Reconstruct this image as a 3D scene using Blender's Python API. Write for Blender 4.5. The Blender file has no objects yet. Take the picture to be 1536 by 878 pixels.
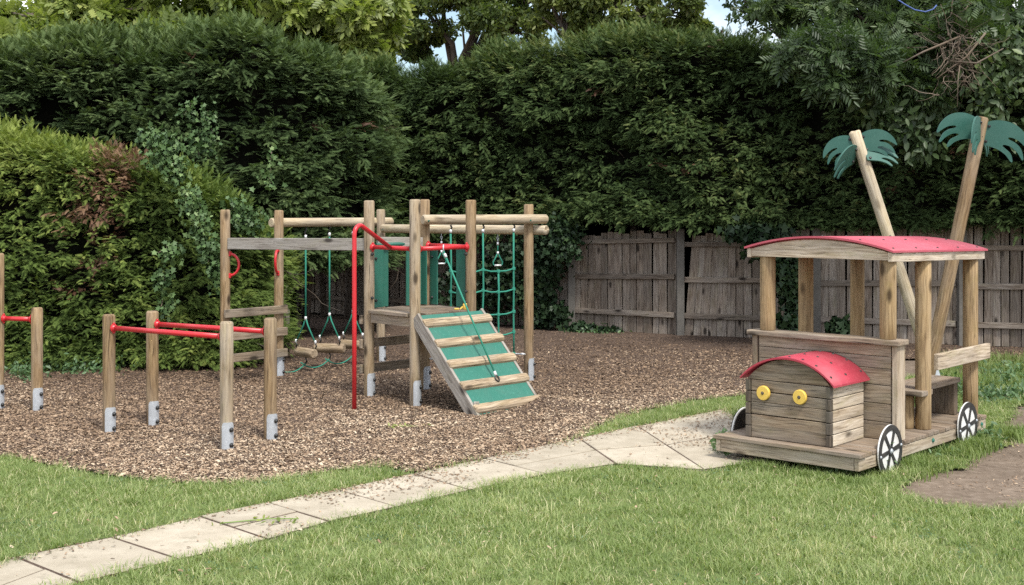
import bpy, bmesh, math, random
import numpy as np
from mathutils import Vector, Matrix

random.seed(7)
RNG = np.random.default_rng(7)
SC = bpy.context.scene
COL = SC.collection
R = math.radians
V = Vector

# ------------------------------------------------------------------ camera, sky, sun, exposure
EYE, FPX, HOR = 1.9, 1950.0, 300.0          # eye height, focal length and horizon row in photo pixels
cam = bpy.data.cameras.new('camera')
cam_o = bpy.data.objects.new('camera', cam)
COL.objects.link(cam_o)
cam_o.location = (0, 0, EYE)
cam_o.rotation_euler = (R(90), 0, 0)
cam.sensor_width = 36
cam.lens = 36 * FPX / 1536
cam.shift_y = -(439 - HOR) / 1536
cam.clip_end = 2000
SC.camera = cam_o

SUN_EL, SUN_AZ = 58.0, 152.0                # azimuth clockwise from +Y (ahead): behind and right of the camera
w = bpy.data.worlds.new('World'); SC.world = w; w.use_nodes = True
nt = w.node_tree; nt.nodes.clear()
out = nt.nodes.new('ShaderNodeOutputWorld'); bg = nt.nodes.new('ShaderNodeBackground')
sky = nt.nodes.new('ShaderNodeTexSky'); sky.sky_type = 'NISHITA'; sky.sun_disc = False
sky.sun_elevation = R(SUN_EL); sky.sun_rotation = R(SUN_AZ); sky.air_density = 1.0; sky.dust_density = 1.5
tc = nt.nodes.new('ShaderNodeTexCoord'); mp = nt.nodes.new('ShaderNodeMapping'); mp.inputs['Scale'].default_value = (1, 1, 2.2)
nz = nt.nodes.new('ShaderNodeTexNoise'); nz.inputs['Scale'].default_value = 2.6; nz.inputs['Detail'].default_value = 7; nz.inputs['Roughness'].default_value = .55
rp = nt.nodes.new('ShaderNodeValToRGB'); rp.color_ramp.elements[0].position = .40; rp.color_ramp.elements[1].position = .56
mx = nt.nodes.new('ShaderNodeMixRGB'); mx.inputs[2].default_value = (9.5, 9.7, 10.2, 1)
for a, b in ((tc.outputs['Generated'], mp.inputs[0]), (mp.outputs[0], nz.inputs['Vector']), (nz.outputs['Fac'], rp.inputs[0]),
             (rp.outputs[0], mx.inputs[0]), (sky.outputs[0], mx.inputs[1]), (mx.outputs[0], bg.inputs[0]), (bg.outputs[0], out.inputs[0])):
    nt.links.new(a, b)
bg.inputs[1].default_value = 0.10
sun = bpy.data.lights.new('sun', 'SUN'); sun.energy = 2.4; sun.angle = R(10); sun.color = (1.0, .96, .88)
sun_o = bpy.data.objects.new('sun', sun); COL.objects.link(sun_o)
sd = V((math.sin(R(SUN_AZ)) * math.cos(R(SUN_EL)), math.cos(R(SUN_AZ)) * math.cos(R(SUN_EL)), math.sin(R(SUN_EL))))
sun_o.rotation_euler = sd.to_track_quat('Z', 'Y').to_euler()
SC.view_settings.view_transform = 'Standard'; SC.view_settings.look = 'None'; SC.view_settings.gamma = 1
SC.view_settings.exposure = 1.0
SC.render.engine = 'CYCLES'
SC.cycles.use_denoising = False
SC.cycles.max_bounces = 6; SC.cycles.diffuse_bounces = 3; SC.cycles.transmission_bounces = 4; SC.cycles.glossy_bounces = 2

# ------------------------------------------------------------------ measuring helpers
def at(px, py, y):                           # point of the photo at depth y
    return V(((px - 768) / FPX * y, y, EYE - (py - HOR) / FPX * y))
def gnd(px, py):                             # point of the photo on the ground
    return at(px, py, FPX * EYE / (py - HOR))
def gpoly(pts): return np.array([gnd(*p)[:2] for p in pts])
def inside(P, poly):
    x, y = P[:, 0], P[:, 1]; r = np.zeros(len(P), bool); n = len(poly); j = n - 1
    for i in range(n):
        xi, yi = poly[i]; xj, yj = poly[j]
        c = ((yi > y) != (yj > y)) & (x < (xj - xi) * (y - yi) / (yj - yi + 1e-12) + xi)
        r ^= c; j = i
    return r
_H = np.random.default_rng(3).random((64, 64, 64)).astype(np.float32)
def vnoise(P, s=1.0, o=0.0):                 # 3-D value noise, 0..1
    P = np.atleast_2d(P) * s + o + 100.0
    if P.shape[1] == 2: P = np.c_[P, np.zeros(len(P))]
    i = np.floor(P).astype(int); f = P - i; f = f * f * (3 - 2 * f); r = 0
    for a in (0, 1):
        for b in (0, 1):
            for c in (0, 1):
                wgt = (f[:, 0] if a else 1 - f[:, 0]) * (f[:, 1] if b else 1 - f[:, 1]) * (f[:, 2] if c else 1 - f[:, 2])
                r = r + wgt * _H[(i[:, 0] + a) % 64, (i[:, 1] + b) % 64, (i[:, 2] + c) % 64]
    return r
def fbm(P, s=1.0, o=0.0): return (vnoise(P, s, o) + .5 * vnoise(P, s * 2.1, o + 7) + .25 * vnoise(P, s * 4.3, o + 17)) / 1.75

# ------------------------------------------------------------------ materials
def new_mat(name):
    m = bpy.data.materials.new(name); m.use_nodes = True
    t = m.node_tree; b = t.nodes['Principled BSDF']; o = t.nodes['Material Output']
    return m, t, b, o
def node(t, typ, **kw):
    n = t.nodes.new(typ)
    for k, v in kw.items():
        if k in n.inputs: n.inputs[k].default_value = v
        else: setattr(n, k, v)
    return n
def ramp(t, fac, stops):
    n = t.nodes.new('ShaderNodeValToRGB'); e = n.color_ramp.elements
    while len(e) < len(stops): e.new(.5)
    for el, (p, c) in zip(e, stops):
        el.position = p; el.color = (c[0], c[1], c[2], 1) if hasattr(c, '__len__') else (c, c, c, 1)
    t.links.new(fac, n.inputs[0]); return n.outputs[0]
def mixc(t, fac, a, b, mode='MIX'):
    n = t.nodes.new('ShaderNodeMixRGB'); n.blend_type = mode
    for s, v in ((n.inputs[0], fac), (n.inputs[1], a), (n.inputs[2], b)):
        if isinstance(v, (int, float)): s.default_value = v
        elif isinstance(v, (tuple, list)): s.default_value = (*v[:3], 1)
        else: t.links.new(v, s)
    return n.outputs[0]
def scaled(t, vec, s):
    n = t.nodes.new('ShaderNodeVectorMath'); n.operation = 'MULTIPLY'; n.inputs[1].default_value = s
    t.links.new(vec, n.inputs[0]); return n.outputs[0]
def noise(t, vec, scale, detail=4, rough=.55, dist=0):
    n = node(t, 'ShaderNodeTexNoise', Scale=scale, Detail=detail, Roughness=rough, Distortion=dist)
    t.links.new(vec, n.inputs['Vector']); return n.outputs['Fac']
def bump(t, h, b, strength, dist=.004):
    n = node(t, 'ShaderNodeBump', Strength=strength, Distance=dist); t.links.new(h, n.inputs['Height']); t.links.new(n.outputs[0], b.inputs['Normal'])

def wood(name, light, mid, dark, grey=(.3, .29, .27), grey_amt=.4, crack=.8, knots=.95):
    m, t, b, o = new_mat(name)
    gc = node(t, 'ShaderNodeAttribute', attribute_name='gc').outputs['Vector']
    ti = node(t, 'ShaderNodeAttribute', attribute_name='tint').outputs['Fac']
    wob = node(t, 'ShaderNodeTexNoise', Scale=3.0, Detail=2); t.links.new(scaled(t, gc, (1, 1, .8)), wob.inputs['Vector'])
    ad = t.nodes.new('ShaderNodeVectorMath'); ad.operation = 'MULTIPLY_ADD'; ad.inputs[1].default_value = (.05, .05, 0)
    t.links.new(wob.outputs['Color'], ad.inputs[0]); t.links.new(gc, ad.inputs[2]); g2 = ad.outputs[0]
    grain = noise(t, scaled(t, g2, (1, 1, .045)), 70, 6, .62)
    c = ramp(t, grain, [(.30, dark), (.47, mid), (.66, light)])
    big = noise(t, scaled(t, g2, (1, 1, .22)), 9, 4)
    c = mixc(t, ramp(t, big, [(.38, 0.0), (.62, grey_amt)]), c, mixc(t, .5, grey, c))
    c = mixc(t, ramp(t, noise(t, scaled(t, g2, (1, 1, .5)), 4, 3), [(.35, .0), (.7, .55)]), c, mixc(t, 1.0, c, (.62, .56, .5), 'MULTIPLY'))
    c = mixc(t, ramp(t, noise(t, scaled(t, g2, (1, 1, .35)), 13, 5, .7), [(.52, 0.0), (.72, .55)]), c, mixc(t, 1.0, c, (.70, .74, .52), 'MULTIPLY'))
    c = mixc(t, ramp(t, noise(t, scaled(t, g2, (1, 1, .12)), 26, 4, .7), [(.56, 0.0), (.68, .6)]), c, mixc(t, 1.0, c, (.48, .43, .38), 'MULTIPLY'))
    vo = node(t, 'ShaderNodeTexVoronoi', Scale=6.0); t.links.new(scaled(t, gc, (1, 1, .42)), vo.inputs['Vector'])
    c = mixc(t, ramp(t, vo.outputs['Distance'], [(.09, knots), (.19, 0.0)]), c, tuple(x * .35 for x in dark))
    cr = noise(t, scaled(t, g2, (1, 1, .016)), 80, 3, .6)
    c = mixc(t, ramp(t, cr, [(.30, crack), (.37, 0.0)]), c, tuple(x * .22 for x in dark))
    c = mixc(t, 1.0, c, ramp(t, ti, [(0, (.66, .65, .64)), (.5, (1, .98, .96)), (1, (1.18, 1.2, 1.22))]), 'MULTIPLY')
    t.links.new(c, b.inputs['Base Color']); b.inputs['Roughness'].default_value = .82; b.inputs['Specular IOR Level'].default_value = .25
    bump(t, grain, b, .5, .003)
    return m
def plain(name, col, rough=.5, dirt=.15, spec=.5, dirt_col=(.1, .09, .07), metal=0, sc=9, bumpy=0):
    m, t, b, o = new_mat(name)
    co = node(t, 'ShaderNodeTexCoord').outputs['Object']
    n1 = noise(t, co, sc, 6, .65); n2 = noise(t, co, sc * 7, 3)
    c = mixc(t, ramp(t, n1, [(.42, 0.0), (.75, dirt)]), col, dirt_col)
    c = mixc(t, ramp(t, n2, [(.55, 0.0), (.8, dirt * .8)]), c, tuple(min(1, x * 1.5 + .03) for x in col))
    t.links.new(c, b.inputs['Base Color']); t.links.new(ramp(t, n1, [(.3, rough * .8), (.7, min(1, rough * 1.35))]), b.inputs['Roughness'])
    b.inputs['Specular IOR Level'].default_value = spec; b.inputs['Metallic'].default_value = metal
    if bumpy: bump(t, n2, b, bumpy, .002)
    return m
def leafmat(name, stops, trans=.3, rough=.55, spec=.3):
    m, t, b, o = new_mat(name)
    ti = node(t, 'ShaderNodeAttribute', attribute_name='tint').outputs['Fac']
    c = ramp(t, ti, stops)
    t.links.new(c, b.inputs['Base Color']); b.inputs['Roughness'].default_value = rough; b.inputs['Specular IOR Level'].default_value = spec
    tr = t.nodes.new('ShaderNodeBsdfTranslucent'); t.links.new(mixc(t, 1.0, c, (1.1, 1.2, .5), 'MULTIPLY'), tr.inputs[0])
    mx = t.nodes.new('ShaderNodeMixShader'); mx.inputs[0].default_value = trans
    t.links.new(b.outputs[0], mx.inputs[1]); t.links.new(tr.outputs[0], mx.inputs[2]); t.links.new(mx.outputs[0], o.inputs[0])
    return m
def soilmat(name, stops, sc=14, fine=160, bs=.6):
    m, t, b, o = new_mat(name)
    co = node(t, 'ShaderNodeTexCoord').outputs['Object']
    a = noise(t, co, sc * .12, 4); f = noise(t, co, fine, 5, .7); md = noise(t, co, sc, 5, .6)
    c = ramp(t, md, stops)
    c = mixc(t, .8, c, ramp(t, f, [(.3, (.55, .52, .5)), (.55, (1, 1, 1)), (.78, (1.55, 1.5, 1.4))]), 'MULTIPLY')
    c = mixc(t, .7, c, ramp(t, a, [(.3, (.72, .72, .72)), (.7, (1.2, 1.2, 1.2))]), 'MULTIPLY')
    t.links.new(c, b.inputs['Base Color']); b.inputs['Roughness'].default_value = .95; b.inputs['Specular IOR Level'].default_value = .1
    bump(t, f, b, bs, .012)
    return m

M = {}
M['post'] = wood('weathered post timber', (.37, .272, .158), (.265, .182, .098), (.115, .073, .038), grey_amt=.45)
M['post_grey'] = wood('pale weathered post timber', (.41, .33, .22), (.31, .235, .145), (.15, .108, .066), grey_amt=.75)
M['rail'] = wood('grey sawn board', (.36, .34, .31), (.27, .25, .22), (.12, .10, .085), grey_amt=.8, crack=.8)
M['board'] = wood('brown weathered board', (.40, .33, .245), (.28, .22, .155), (.13, .10, .07), grey_amt=.7)
M['log'] = wood('pale peeled log', (.52, .44, .31), (.42, .34, .225), (.24, .18, .11), grey_amt=.7, knots=.5)
M['cleat'] = wood('worn cleat timber', (.50, .41, .29), (.33, .25, .16), (.11, .08, .05), grey_amt=.5, crack=.9)
M['deck'] = wood('worn deck plank', (.31, .24, .175), (.225, .17, .12), (.11, .08, .055), grey_amt=.7, crack=.9)
M['train_post'] = wood('honey brown round post', (.46, .34, .19), (.35, .245, .125), (.17, .11, .055), grey_amt=.3)
M['train_board'] = wood('weathered cab board', (.36, .285, .205), (.225, .168, .115), (.085, .06, .042), grey=(.27,.265,.24), grey_amt=.75, crack=.9)
M['train_side'] = wood('bleached side board', (.62, .54, .43), (.46, .38, .28), (.20, .15, .10), grey_amt=.6, crack=.9)
M['fence'] = wood('silvered fence board', (.33, .285, .235), (.20, .16, .128), (.065, .048, .037), grey=(.30, .28, .25), grey_amt=.7, crack=.9)
M['fence_post'] = plain('grey fence post', (.14, .13, .115), .9, .6, .15, (.07, .065, .055))
M['dark_board'] = wood('dark end grain', (.16, .13, .10), (.11, .09, .07), (.05, .04, .03), grey_amt=.5)
M['red'] = plain('red powder coated steel', (.50, .020, .027), .32, .12, .5, (.35, .03, .03))
M['steel'] = plain('galvanised steel', (.46, .49, .52), .5, .7, .45, (.29, .30, .31), .35, 6)
M['black'] = plain('black plastic cap', (.012, .013, .014), .35, .2)
M['green'] = plain('dark green plastic panel', (.022, .115, .082), .42, .25, .4, (.05, .12, .095))
M['ramp'] = plain('green ramp surface', (.030, .145, .108), .62, .6, .25, (.07, .15, .12), sc=5)
M['rope'] = plain('green rope', (.03, .21, .145), .75, .4, .2, (.06, .13, .1), sc=60)
M['ferrule'] = plain('aluminium ferrule', (.72, .73, .73), .35, .2, .5, (.4, .4, .4), .4)
M['pink'] = plain('faded red plastic sheet', (.40, .062, .09), .52, .6, .35, (.45, .14, .165), sc=2.2)
M['pink_red'] = plain('red plastic sheet', (.37, .040, .062), .48, .55, .35, (.43, .10, .12), sc=3)
M['yellow'] = plain('yellow plastic disc', (.70, .47, .09), .45, .35, .4, (.52, .36, .09), sc=20)
M['white'] = plain('white plastic disc', (.72, .72, .70), .5, .6, .3, (.34, .30, .24), sc=12)
M['tyre'] = plain('black plastic wheel ring', (.022, .022, .022), .6, .7, .3, (.085, .075, .062))
M['palm'] = plain('teal green plastic sheet', (.026, .096, .074), .5, .4, .35, (.06, .14, .115), sc=6)
M['slab'] = None
M['bark'] = wood('tree bark', (.13, .105, .08), (.085, .065, .05), (.03, .024, .018), grey_amt=.4, knots=.3)
M['twig'] = wood('dry twig', (.24, .19, .14), (.17, .13, .095), (.09, .07, .05), grey_amt=.5, knots=.0)
M['core'] = plain('dead twigs with painted shade', (.006, .0065, .0045), 1.0, .5, .0, (.011, .009, .006), sc=5)  # inner twigs coloured near-black to paint the shade in the hedge gaps
M['blue'] = plain('blue nylon rope', (.05, .10, .30), .6, .2)
M['yew'] = leafmat('cypress foliage', [(0, (.028, .042, .016)), (.45, (.054, .088, .031)), (.8, (.10, .142, .050)), (1, (.18, .20, .075))], .18, .75, .08)
M['yew_blue'] = leafmat('blue green cypress foliage', [(0, (.032, .052, .022)), (.5, (.072, .112, .042)), (1, (.17, .225, .09))], .2, .75, .08)
M['gold'] = leafmat('golden cypress foliage', [(0, (.028, .046, .015)), (.4, (.068, .105, .028)), (.75, (.125, .18, .044)), (1, (.24, .29, .075))], .22, .75, .08)
M['dead'] = leafmat('dead brown foliage', [(0, (.05, .025, .016)), (.6, (.12, .06, .036)), (1, (.26, .16, .09))], .1)
M['walnut'] = leafmat('bright broad leaves', [(0, (.065, .10, .022)), (.5, (.17, .225, .05)), (1, (.34, .38, .12))], .42, .4, .4)
M['oak'] = leafmat('dark tree leaves', [(0, (.035, .06, .018)), (.5, (.085, .12, .030)), (1, (.20, .23, .065))], .4, .5, .3)
M['ash'] = leafmat('ash leaves', [(0, (.03, .055, .022)), (.6, (.065, .105, .038)), (1, (.15, .20, .075))], .35, .45, .4)
M['ivy'] = leafmat('ivy leaves', [(0, (.030, .062, .022)), (.6, (.085, .15, .052)), (1, (.20, .28, .11))], .2, .5, .25)
M['ivy_dark'] = leafmat('dark ivy leaves', [(0, (.010, .022, .010)), (.6, (.022, .045, .018)), (1, (.05, .085, .03))], .15, .5, .25)
M['grass'] = leafmat('grass blades', [(0, (.11, .175, .040)), (.35, (.20, .265, .090)), (.75, (.33, .385, .17)), (.93, (.47, .47, .22)), (1, (.62, .57, .36))], .35, .6, .2)
M['weed'] = leafmat('low weeds', [(0, (.045, .09, .035)), (.6, (.09, .16, .065)), (1, (.17, .25, .11))], .25, .45, .4)
M['chip'] = leafmat('bark chips', [(0, (.07, .045, .030)), (.25, (.165, .110, .070)), (.5, (.27, .187, .123)), (.78, (.40, .30, .205)), (1, (.58, .47, .34))], .0, .85, .15)
M['soil'] = soilmat('bare soil', [(.3, (.14, .108, .080)), (.55, (.20, .157, .12)), (.75, (.26, .212, .168))])
M['bed'] = soilmat('trodden bark', [(.3, (.060, .042, .034)), (.55, (.12, .086, .066)), (.75, (.20, .15, .115))], 40, 120, .9)
M['turf'] = soilmat('turf soil', [(.3, (.085, .12, .042)), (.55, (.13, .17, .058)), (.75, (.20, .19, .085))], 12, 140)
def slabmat():
    m, t, b, o = new_mat('concrete paving')
    co = node(t, 'ShaderNodeTexCoord').outputs['Object']
    ti = node(t, 'ShaderNodeAttribute', attribute_name='tint').outputs['Fac']
    c = ramp(t, noise(t, co, 5, 5, .6), [(.3, (.35, .305, .23)), (.6, (.445, .395, .31)), (.8, (.51, .46, .37))])
    c = mixc(t, .7, c, ramp(t, noise(t, co, 240, 3, .7), [(.3, (.72, .7, .68)), (.6, (1, 1, 1)), (.8, (1.2, 1.2, 1.2))]), 'MULTIPLY')
    c = mixc(t, ramp(t, noise(t, co, 2.6, 7, .75), [(.50, 0.0), (.68, .4)]), c, (.26, .225, .165))
    c = mixc(t, ramp(t, noise(t, co, 9, 6, .75), [(.58, 0.0), (.66, .5)]), c, (.20, .18, .125))
    c = mixc(t, 1.0, c, ramp(t, ti, [(0, (.85, .84, .82)), (1, (1.06, 1.05, 1.04))]), 'MULTIPLY')
    t.links.new(c, b.inputs['Base Color']); b.inputs['Roughness'].default_value = .9
    bump(t, noise(t, co, 150, 4, .7), b, .35, .004); return m
M['slab'] = slabmat()

# ------------------------------------------------------------------ mesh helpers
def tag(o, label=None, cat=None, group=None, kind=None):
    for k, v in (('label', label), ('category', cat), ('group', group), ('kind', kind)):
        if v: o[k] = v
    return o
def thing(name, loc, label, cat, group=None):
    o = bpy.data.objects.new(name, None); COL.objects.link(o); o.location = loc; o.empty_display_size = .1
    return tag(o, label, cat, group)
def wloc(o):
    p = V((0, 0, 0))
    while o is not None: p = p + o.location; o = o.parent
    return p
def link(name, me, mat, parent=None, loc=None):
    o = bpy.data.objects.new(name, me); COL.objects.link(o)
    if mat: me.materials.append(mat)
    if parent is not None: o.parent = parent
    return o

class MB:                                    # collects solids into one mesh; world coordinates
    def __init__(s): s.v = []; s.f = []; s.g = []; s.t = []; s.sm = []
    def raw(s, vs, fs, gc=None, tint=None, smooth=False):
        k = len(s.v); tint = random.random() if tint is None else tint
        off = V((random.uniform(0, 40), random.uniform(0, 40), random.uniform(0, 40)))
        s.v += [tuple(p) for p in vs]; s.g += [tuple(V(p) + off) for p in (gc or vs)]; s.t += [tint] * len(vs)
        s.f += [tuple(i + k for i in f) for f in fs]; s.sm += ([smooth] * len(fs) if isinstance(smooth, bool) else smooth)
        return s
    def box(s, c, size, axes=None, bev=.004, tint=None, grain=2):   # axes: three unit vectors
        bm = bmesh.new(); bmesh.ops.create_cube(bm, size=1)
        for v in bm.verts: v.co = V((v.co.x * size[0], v.co.y * size[1], v.co.z * size[2]))
        if bev: bmesh.ops.bevel(bm, geom=bm.edges[:], offset=min(bev, min(size) * .45), segments=2, affect='EDGES', profile=.6)
        bm.verts.index_update(); ax = axes or (V((1, 0, 0)), V((0, 1, 0)), V((0, 0, 1)))
        vs = [V(c) + ax[0] * v.co.x + ax[1] * v.co.y + ax[2] * v.co.z for v in bm.verts]
        o = [i for i in range(3) if i != grain] + [grain]
        gc = [V((v.co[o[0]], v.co[o[1]], v.co[o[2]])) for v in bm.verts]
        s.raw(vs, [[v.index for v in f.verts] for f in bm.faces], gc, tint); bm.free(); return s
    def bar(s, p0, p1, wd, th, up=V((0, 0, 1)), bev=.004, tint=None):   # board from p0 to p1, wd across, th along 'up'
        p0, p1 = V(p0), V(p1); a = (p1 - p0); L = a.length; a = a / L
        sd_ = a.cross(up).normalized(); u2 = sd_.cross(a).normalized()
        return s.box((p0 + p1) / 2, (wd, th, L), (sd_, u2, a), bev, tint)
    def tube(s, pts, r, seg=8, tint=None, cap=True, smooth=True):
        pts = [V(p) for p in pts]; n = len(pts); rs = r if hasattr(r, '__len__') else [r] * n
        vs = []; gc = []; L = 0; ref = None
        for i, p in enumerate(pts):
            d = (pts[min(i + 1, n - 1)] - pts[max(i - 1, 0)])
            d = d.normalized() if d.length > 1e-9 else V((0, 0, 1))
            if ref is None: ref = V((0, 0, 1)) if abs(d.z) < .9 else V((1, 0, 0))
            x = (ref - d * ref.dot(d)).normalized(); y = d.cross(x); ref = x
            if i: L += (p - pts[i - 1]).length
            for k in range(seg):
                a = 2 * math.pi * k / seg; q = x * math.cos(a) * rs[i] + y * math.sin(a) * rs[i]
                vs.append(p + q); gc.append(V((math.cos(a) * rs[i], math.sin(a) * rs[i], L)))
        fs = [(i * seg + k, i * seg + (k + 1) % seg, (i + 1) * seg + (k + 1) % seg, (i + 1) * seg + k) for i in range(n - 1) for k in range(seg)]
        sm = [smooth] * len(fs)
        if cap: fs += [tuple(range(seg))[::-1], tuple((n - 1) * seg + k for k in range(seg))]; sm += [False, False]
        return s.raw(vs, fs, gc, tint, sm)
    def log(s, p0, p1, r, ch=.012, seg=24, tint=None, r1=None):
        p0, p1 = V(p0), V(p1); a = (p1 - p0).normalized(); r1 = r1 or r; L = (p1 - p0).length
        ts = [0, 0, ch] + [ch + (L - 2 * ch) * i / 5 for i in range(1, 5)] + [L - ch, L, L]
        rs = [r * .5, r - ch * .8, r] + [r + (r1 - r) * i / 5 for i in range(1, 5)] + [r1, r1 - ch * .8, r1 * .5]
        ps = [p0 + a * (t + (1e-5 if i == 1 else 0)) for i, t in enumerate(ts)]
        k0 = len(s.sm); s.tube(ps, rs, seg, tint)
        for row in (0, 1, len(ts) - 3, len(ts) - 2):
            for k in range(seg): s.sm[k0 + row * seg + k] = False
        return s
    def dome(s, c, n, r, h, seg=10):
        n = V(n).normalized(); c = V(c)
        prof = [(r * 1.25, 0), (r * 1.25, h * .18), (r, h * .2), (r * .96, h * .6), (r * .7, h * .9), (r * .2, h)]
        return s.lathe(c, n, prof, seg)
    def lathe(s, c, n, prof, seg=12, tint=None):
        n = V(n).normalized(); x = n.orthogonal().normalized(); y = n.cross(x); c = V(c)
        vs = [c + n * h + (x * math.cos(2 * math.pi * k / seg) + y * math.sin(2 * math.pi * k / seg)) * r for r, h in prof for k in range(seg)]
        m = len(prof)
        fs = [(i * seg + k, i * seg + (k + 1) % seg, (i + 1) * seg + (k + 1) % seg, (i + 1) * seg + k) for i in range(m - 1) for k in range(seg)]
        fs += [tuple(range(seg))[::-1], tuple((m - 1) * seg + k for k in range(seg))]
        return s.raw(vs, fs, None, tint, [abs(prof[i + 1][1] - prof[i][1]) > abs(prof[i + 1][0] - prof[i][0]) * .8 for i in range(m - 1) for k in range(seg)] + [False, False])
    def plate(s, pts, org, ax, ay, th, tint=None):      # closed outline in a plane, given thickness
        ax, ay = V(ax).normalized(), V(ay).normalized(); az = ax.cross(ay).normalized(); org = V(org); n = len(pts)
        vs = [org + ax * x + ay * y + az * (th / 2 * k) for k in (-1, 1) for x, y in pts]
        fs = [tuple(range(n))[::-1], tuple(range(n, 2 * n))] + [(i, (i + 1) % n, n + (i + 1) % n, n + i) for i in range(n)]
        gc = [V((z, y, x)) for z in (0, th) for x, y in pts]
        return s.raw(vs, fs, gc, tint)
    def build(s, name, mat, parent=None):
        o0 = wloc(parent); me = bpy.data.meshes.new(name)
        me.from_pydata([V(p) - o0 for p in s.v], [], s.f)
        me.attributes.new('gc', 'FLOAT_VECTOR', 'POINT').data.foreach_set('vector', np.array(s.g, np.float32).ravel())
        me.attributes.new('tint', 'FLOAT', 'POINT').data.foreach_set('value', np.array(s.t, np.float32))
        me.polygons.foreach_set('use_smooth', s.sm); me.update()
        bm = bmesh.new(); bm.from_mesh(me); bmesh.ops.recalc_face_normals(bm, faces=bm.faces[:]); bm.to_mesh(me); bm.free()
        return link(name, me, mat, parent)
def wloc0(): return V((0, 0, 0))

def np_obj(name, verts, quads, tint, mat, parent=None):
    o0 = np.array(wloc(parent)); me = bpy.data.meshes.new(name); n, m, k = len(verts), len(quads), quads.shape[1]
    me.vertices.add(n); me.vertices.foreach_set('co', (verts - o0).astype(np.float32).ravel())
    me.loops.add(m * k); me.loops.foreach_set('vertex_index', quads.astype(np.int32).ravel())
    me.polygons.add(m); me.polygons.foreach_set('loop_start', np.arange(0, m * k, k, dtype=np.int32))
    me.attributes.new('tint', 'FLOAT', 'POINT').data.foreach_set('value', np.clip(tint, 0, 1).astype(np.float32))
    me.update(calc_edges=True)
    return link(name, me, mat, parent)
def nrm(a): return a / (np.linalg.norm(a, axis=-1, keepdims=True) + 1e-9)
def stamp(tv, tq, pos, ax, az, scale):       # copies of a template along ax with normal az
    ax = nrm(ax); ay = nrm(np.cross(az, ax)); az = np.cross(ax, ay)
    Rm = np.stack([ax, ay, az], 1)           # n,3,3 rows are axes
    vv = np.einsum('vk,nkj->nvj', tv, Rm) * np.reshape(scale, (-1, 1, 1)) + pos[:, None, :]
    q = tq[None] + (np.arange(len(pos)) * len(tv))[:, None, None]
    return vv.reshape(-1, 3), q.reshape(-1, tq.shape[1])

def spray_template(pairs=6, wdt=.043, ang=40, droop=.22):
    vs, qs = [], []
    def leaf(p, d, L, wd):
        d = np.array([math.cos(d), math.sin(d)]); nn = np.array([-d[1], d[0]]); k = len(vs)
        for a, b in ((0, 0), (.45, .5), (1, 0), (.45, -.5)):
            q = np.array(p) + d * L * a + nn * wd * b; vs.append((q[0], q[1], -droop * (q[0] ** 2 + abs(q[1])) + (.02 if a == 0 else 0)))
        qs.append((k, k + 1, k + 2, k + 3))
    leaf((0, 0), 0, 1.0, wdt * 1.6)
    for i in range(pairs):
        t = .1 + .8 * i / (pairs - 1)
        for s in (1, -1): leaf((t, 0), s * R(ang - 12 * t), .34 * (1 - t) + .12, wdt * 1.7)
    return np.array(vs), np.array(qs)
SPRAY = spray_template()
def leaf_template(kind):
    if kind == 'oval': o = [(0, 0), (.3, .2), (.65, .2), (1, 0), (.65, -.2), (.3, -.2)]
    elif kind == 'ivy': o = [(0, 0), (-.05, .38), (.35, .28), (.45, .55), (.62, .22), (1, 0), (.62, -.22), (.45, -.55), (.35, -.28), (-.05, -.38)]
    vs = [(x, y, .12 * abs(y) - .12 * x * x) for x, y in o]
    if kind == 'oval': return np.array(vs), np.array([(0, 1, 2, 3), (0, 3, 4, 5)])
    return np.array(vs), np.array([(0, 1, 2, 3), (0, 3, 4, 5), (0, 5, 6, 7), (0, 7, 8, 9)])
def compound_template(n=4, la=.42, slim=1.0):          # feather leaf of a walnut or ash
    lv, lq = leaf_template('oval'); vs, qs = [], []
    def put(x, y, a):
        k = len(vs); c, s_ = math.cos(a), math.sin(a)
        for v in lv * [1, slim, 1]: vs.append((x + la * (v[0] * c - v[1] * s_), y + la * (v[0] * s_ + v[1] * c), -.15 * (x ** 2) + la * v[2] - .25 * abs(y + la * v[0] * s_)))
        for q in lq: qs.append(tuple(i + k for i in q))
    for i in range(n):
        t = .2 + .7 * i / n
        put(t, 0, R(58)); put(t, 0, R(-58))
    put(.9, 0, 0)
    return np.array(vs), np.array(qs)

# ------------------------------------------------------------------ ground, bed, lawn, path
me = bpy.data.meshes.new('ground'); me.from_pydata([(-250, -60, 0), (250, -60, 0), (250, 400, 0), (-250, 400, 0)], [], [(0, 1, 2, 3)])
tag(link('ground', me, M['soil']), kind='structure')

BARK = gpoly([(-160, 683), (0, 689), (60, 699), (117, 710), (200, 723), (283, 731), (367, 730), (433, 722), (512, 710), (580, 704), (619, 715), (728, 694),
              (800, 681), (868, 661), (900, 640), (960, 622), (1040, 605), (1125, 596), (1200, 560), (1240, 546), (1380, 541), (1480, 546), (1700, 548), (1700, 492), (900, 478), (600, 478), (400, 480), (330, 512), (290, 540), (120, 552), (-160, 552)])
SOIL = gpoly([(1344, 742), (1372, 726), (1398, 708), (1438, 693), (1492, 668), (1494, 640), (1506, 610), (1640, 596), (1800, 690), (1700, 770), (1536, 768), (1470, 768), (1420, 764), (1392, 756)])
UP = [(-120, 893), (23, 844), (167, 814), (300, 783), (402, 762), (505, 742), (619, 717), (728, 695), (868, 664), (955, 645), (1090, 618)]
LO = [(-20, 935), (115, 878), (265, 843), (397, 812), (490, 785), (590, 763), (700, 737), (815, 713), (920, 697), (1052, 706), (1160, 690)]
LO = [(x + 4, y + 5) for x, y in LO]
UPg, LOg = gpoly(UP), gpoly(LO)
PATH = np.vstack([UPg, LOg[::-1]])
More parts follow.
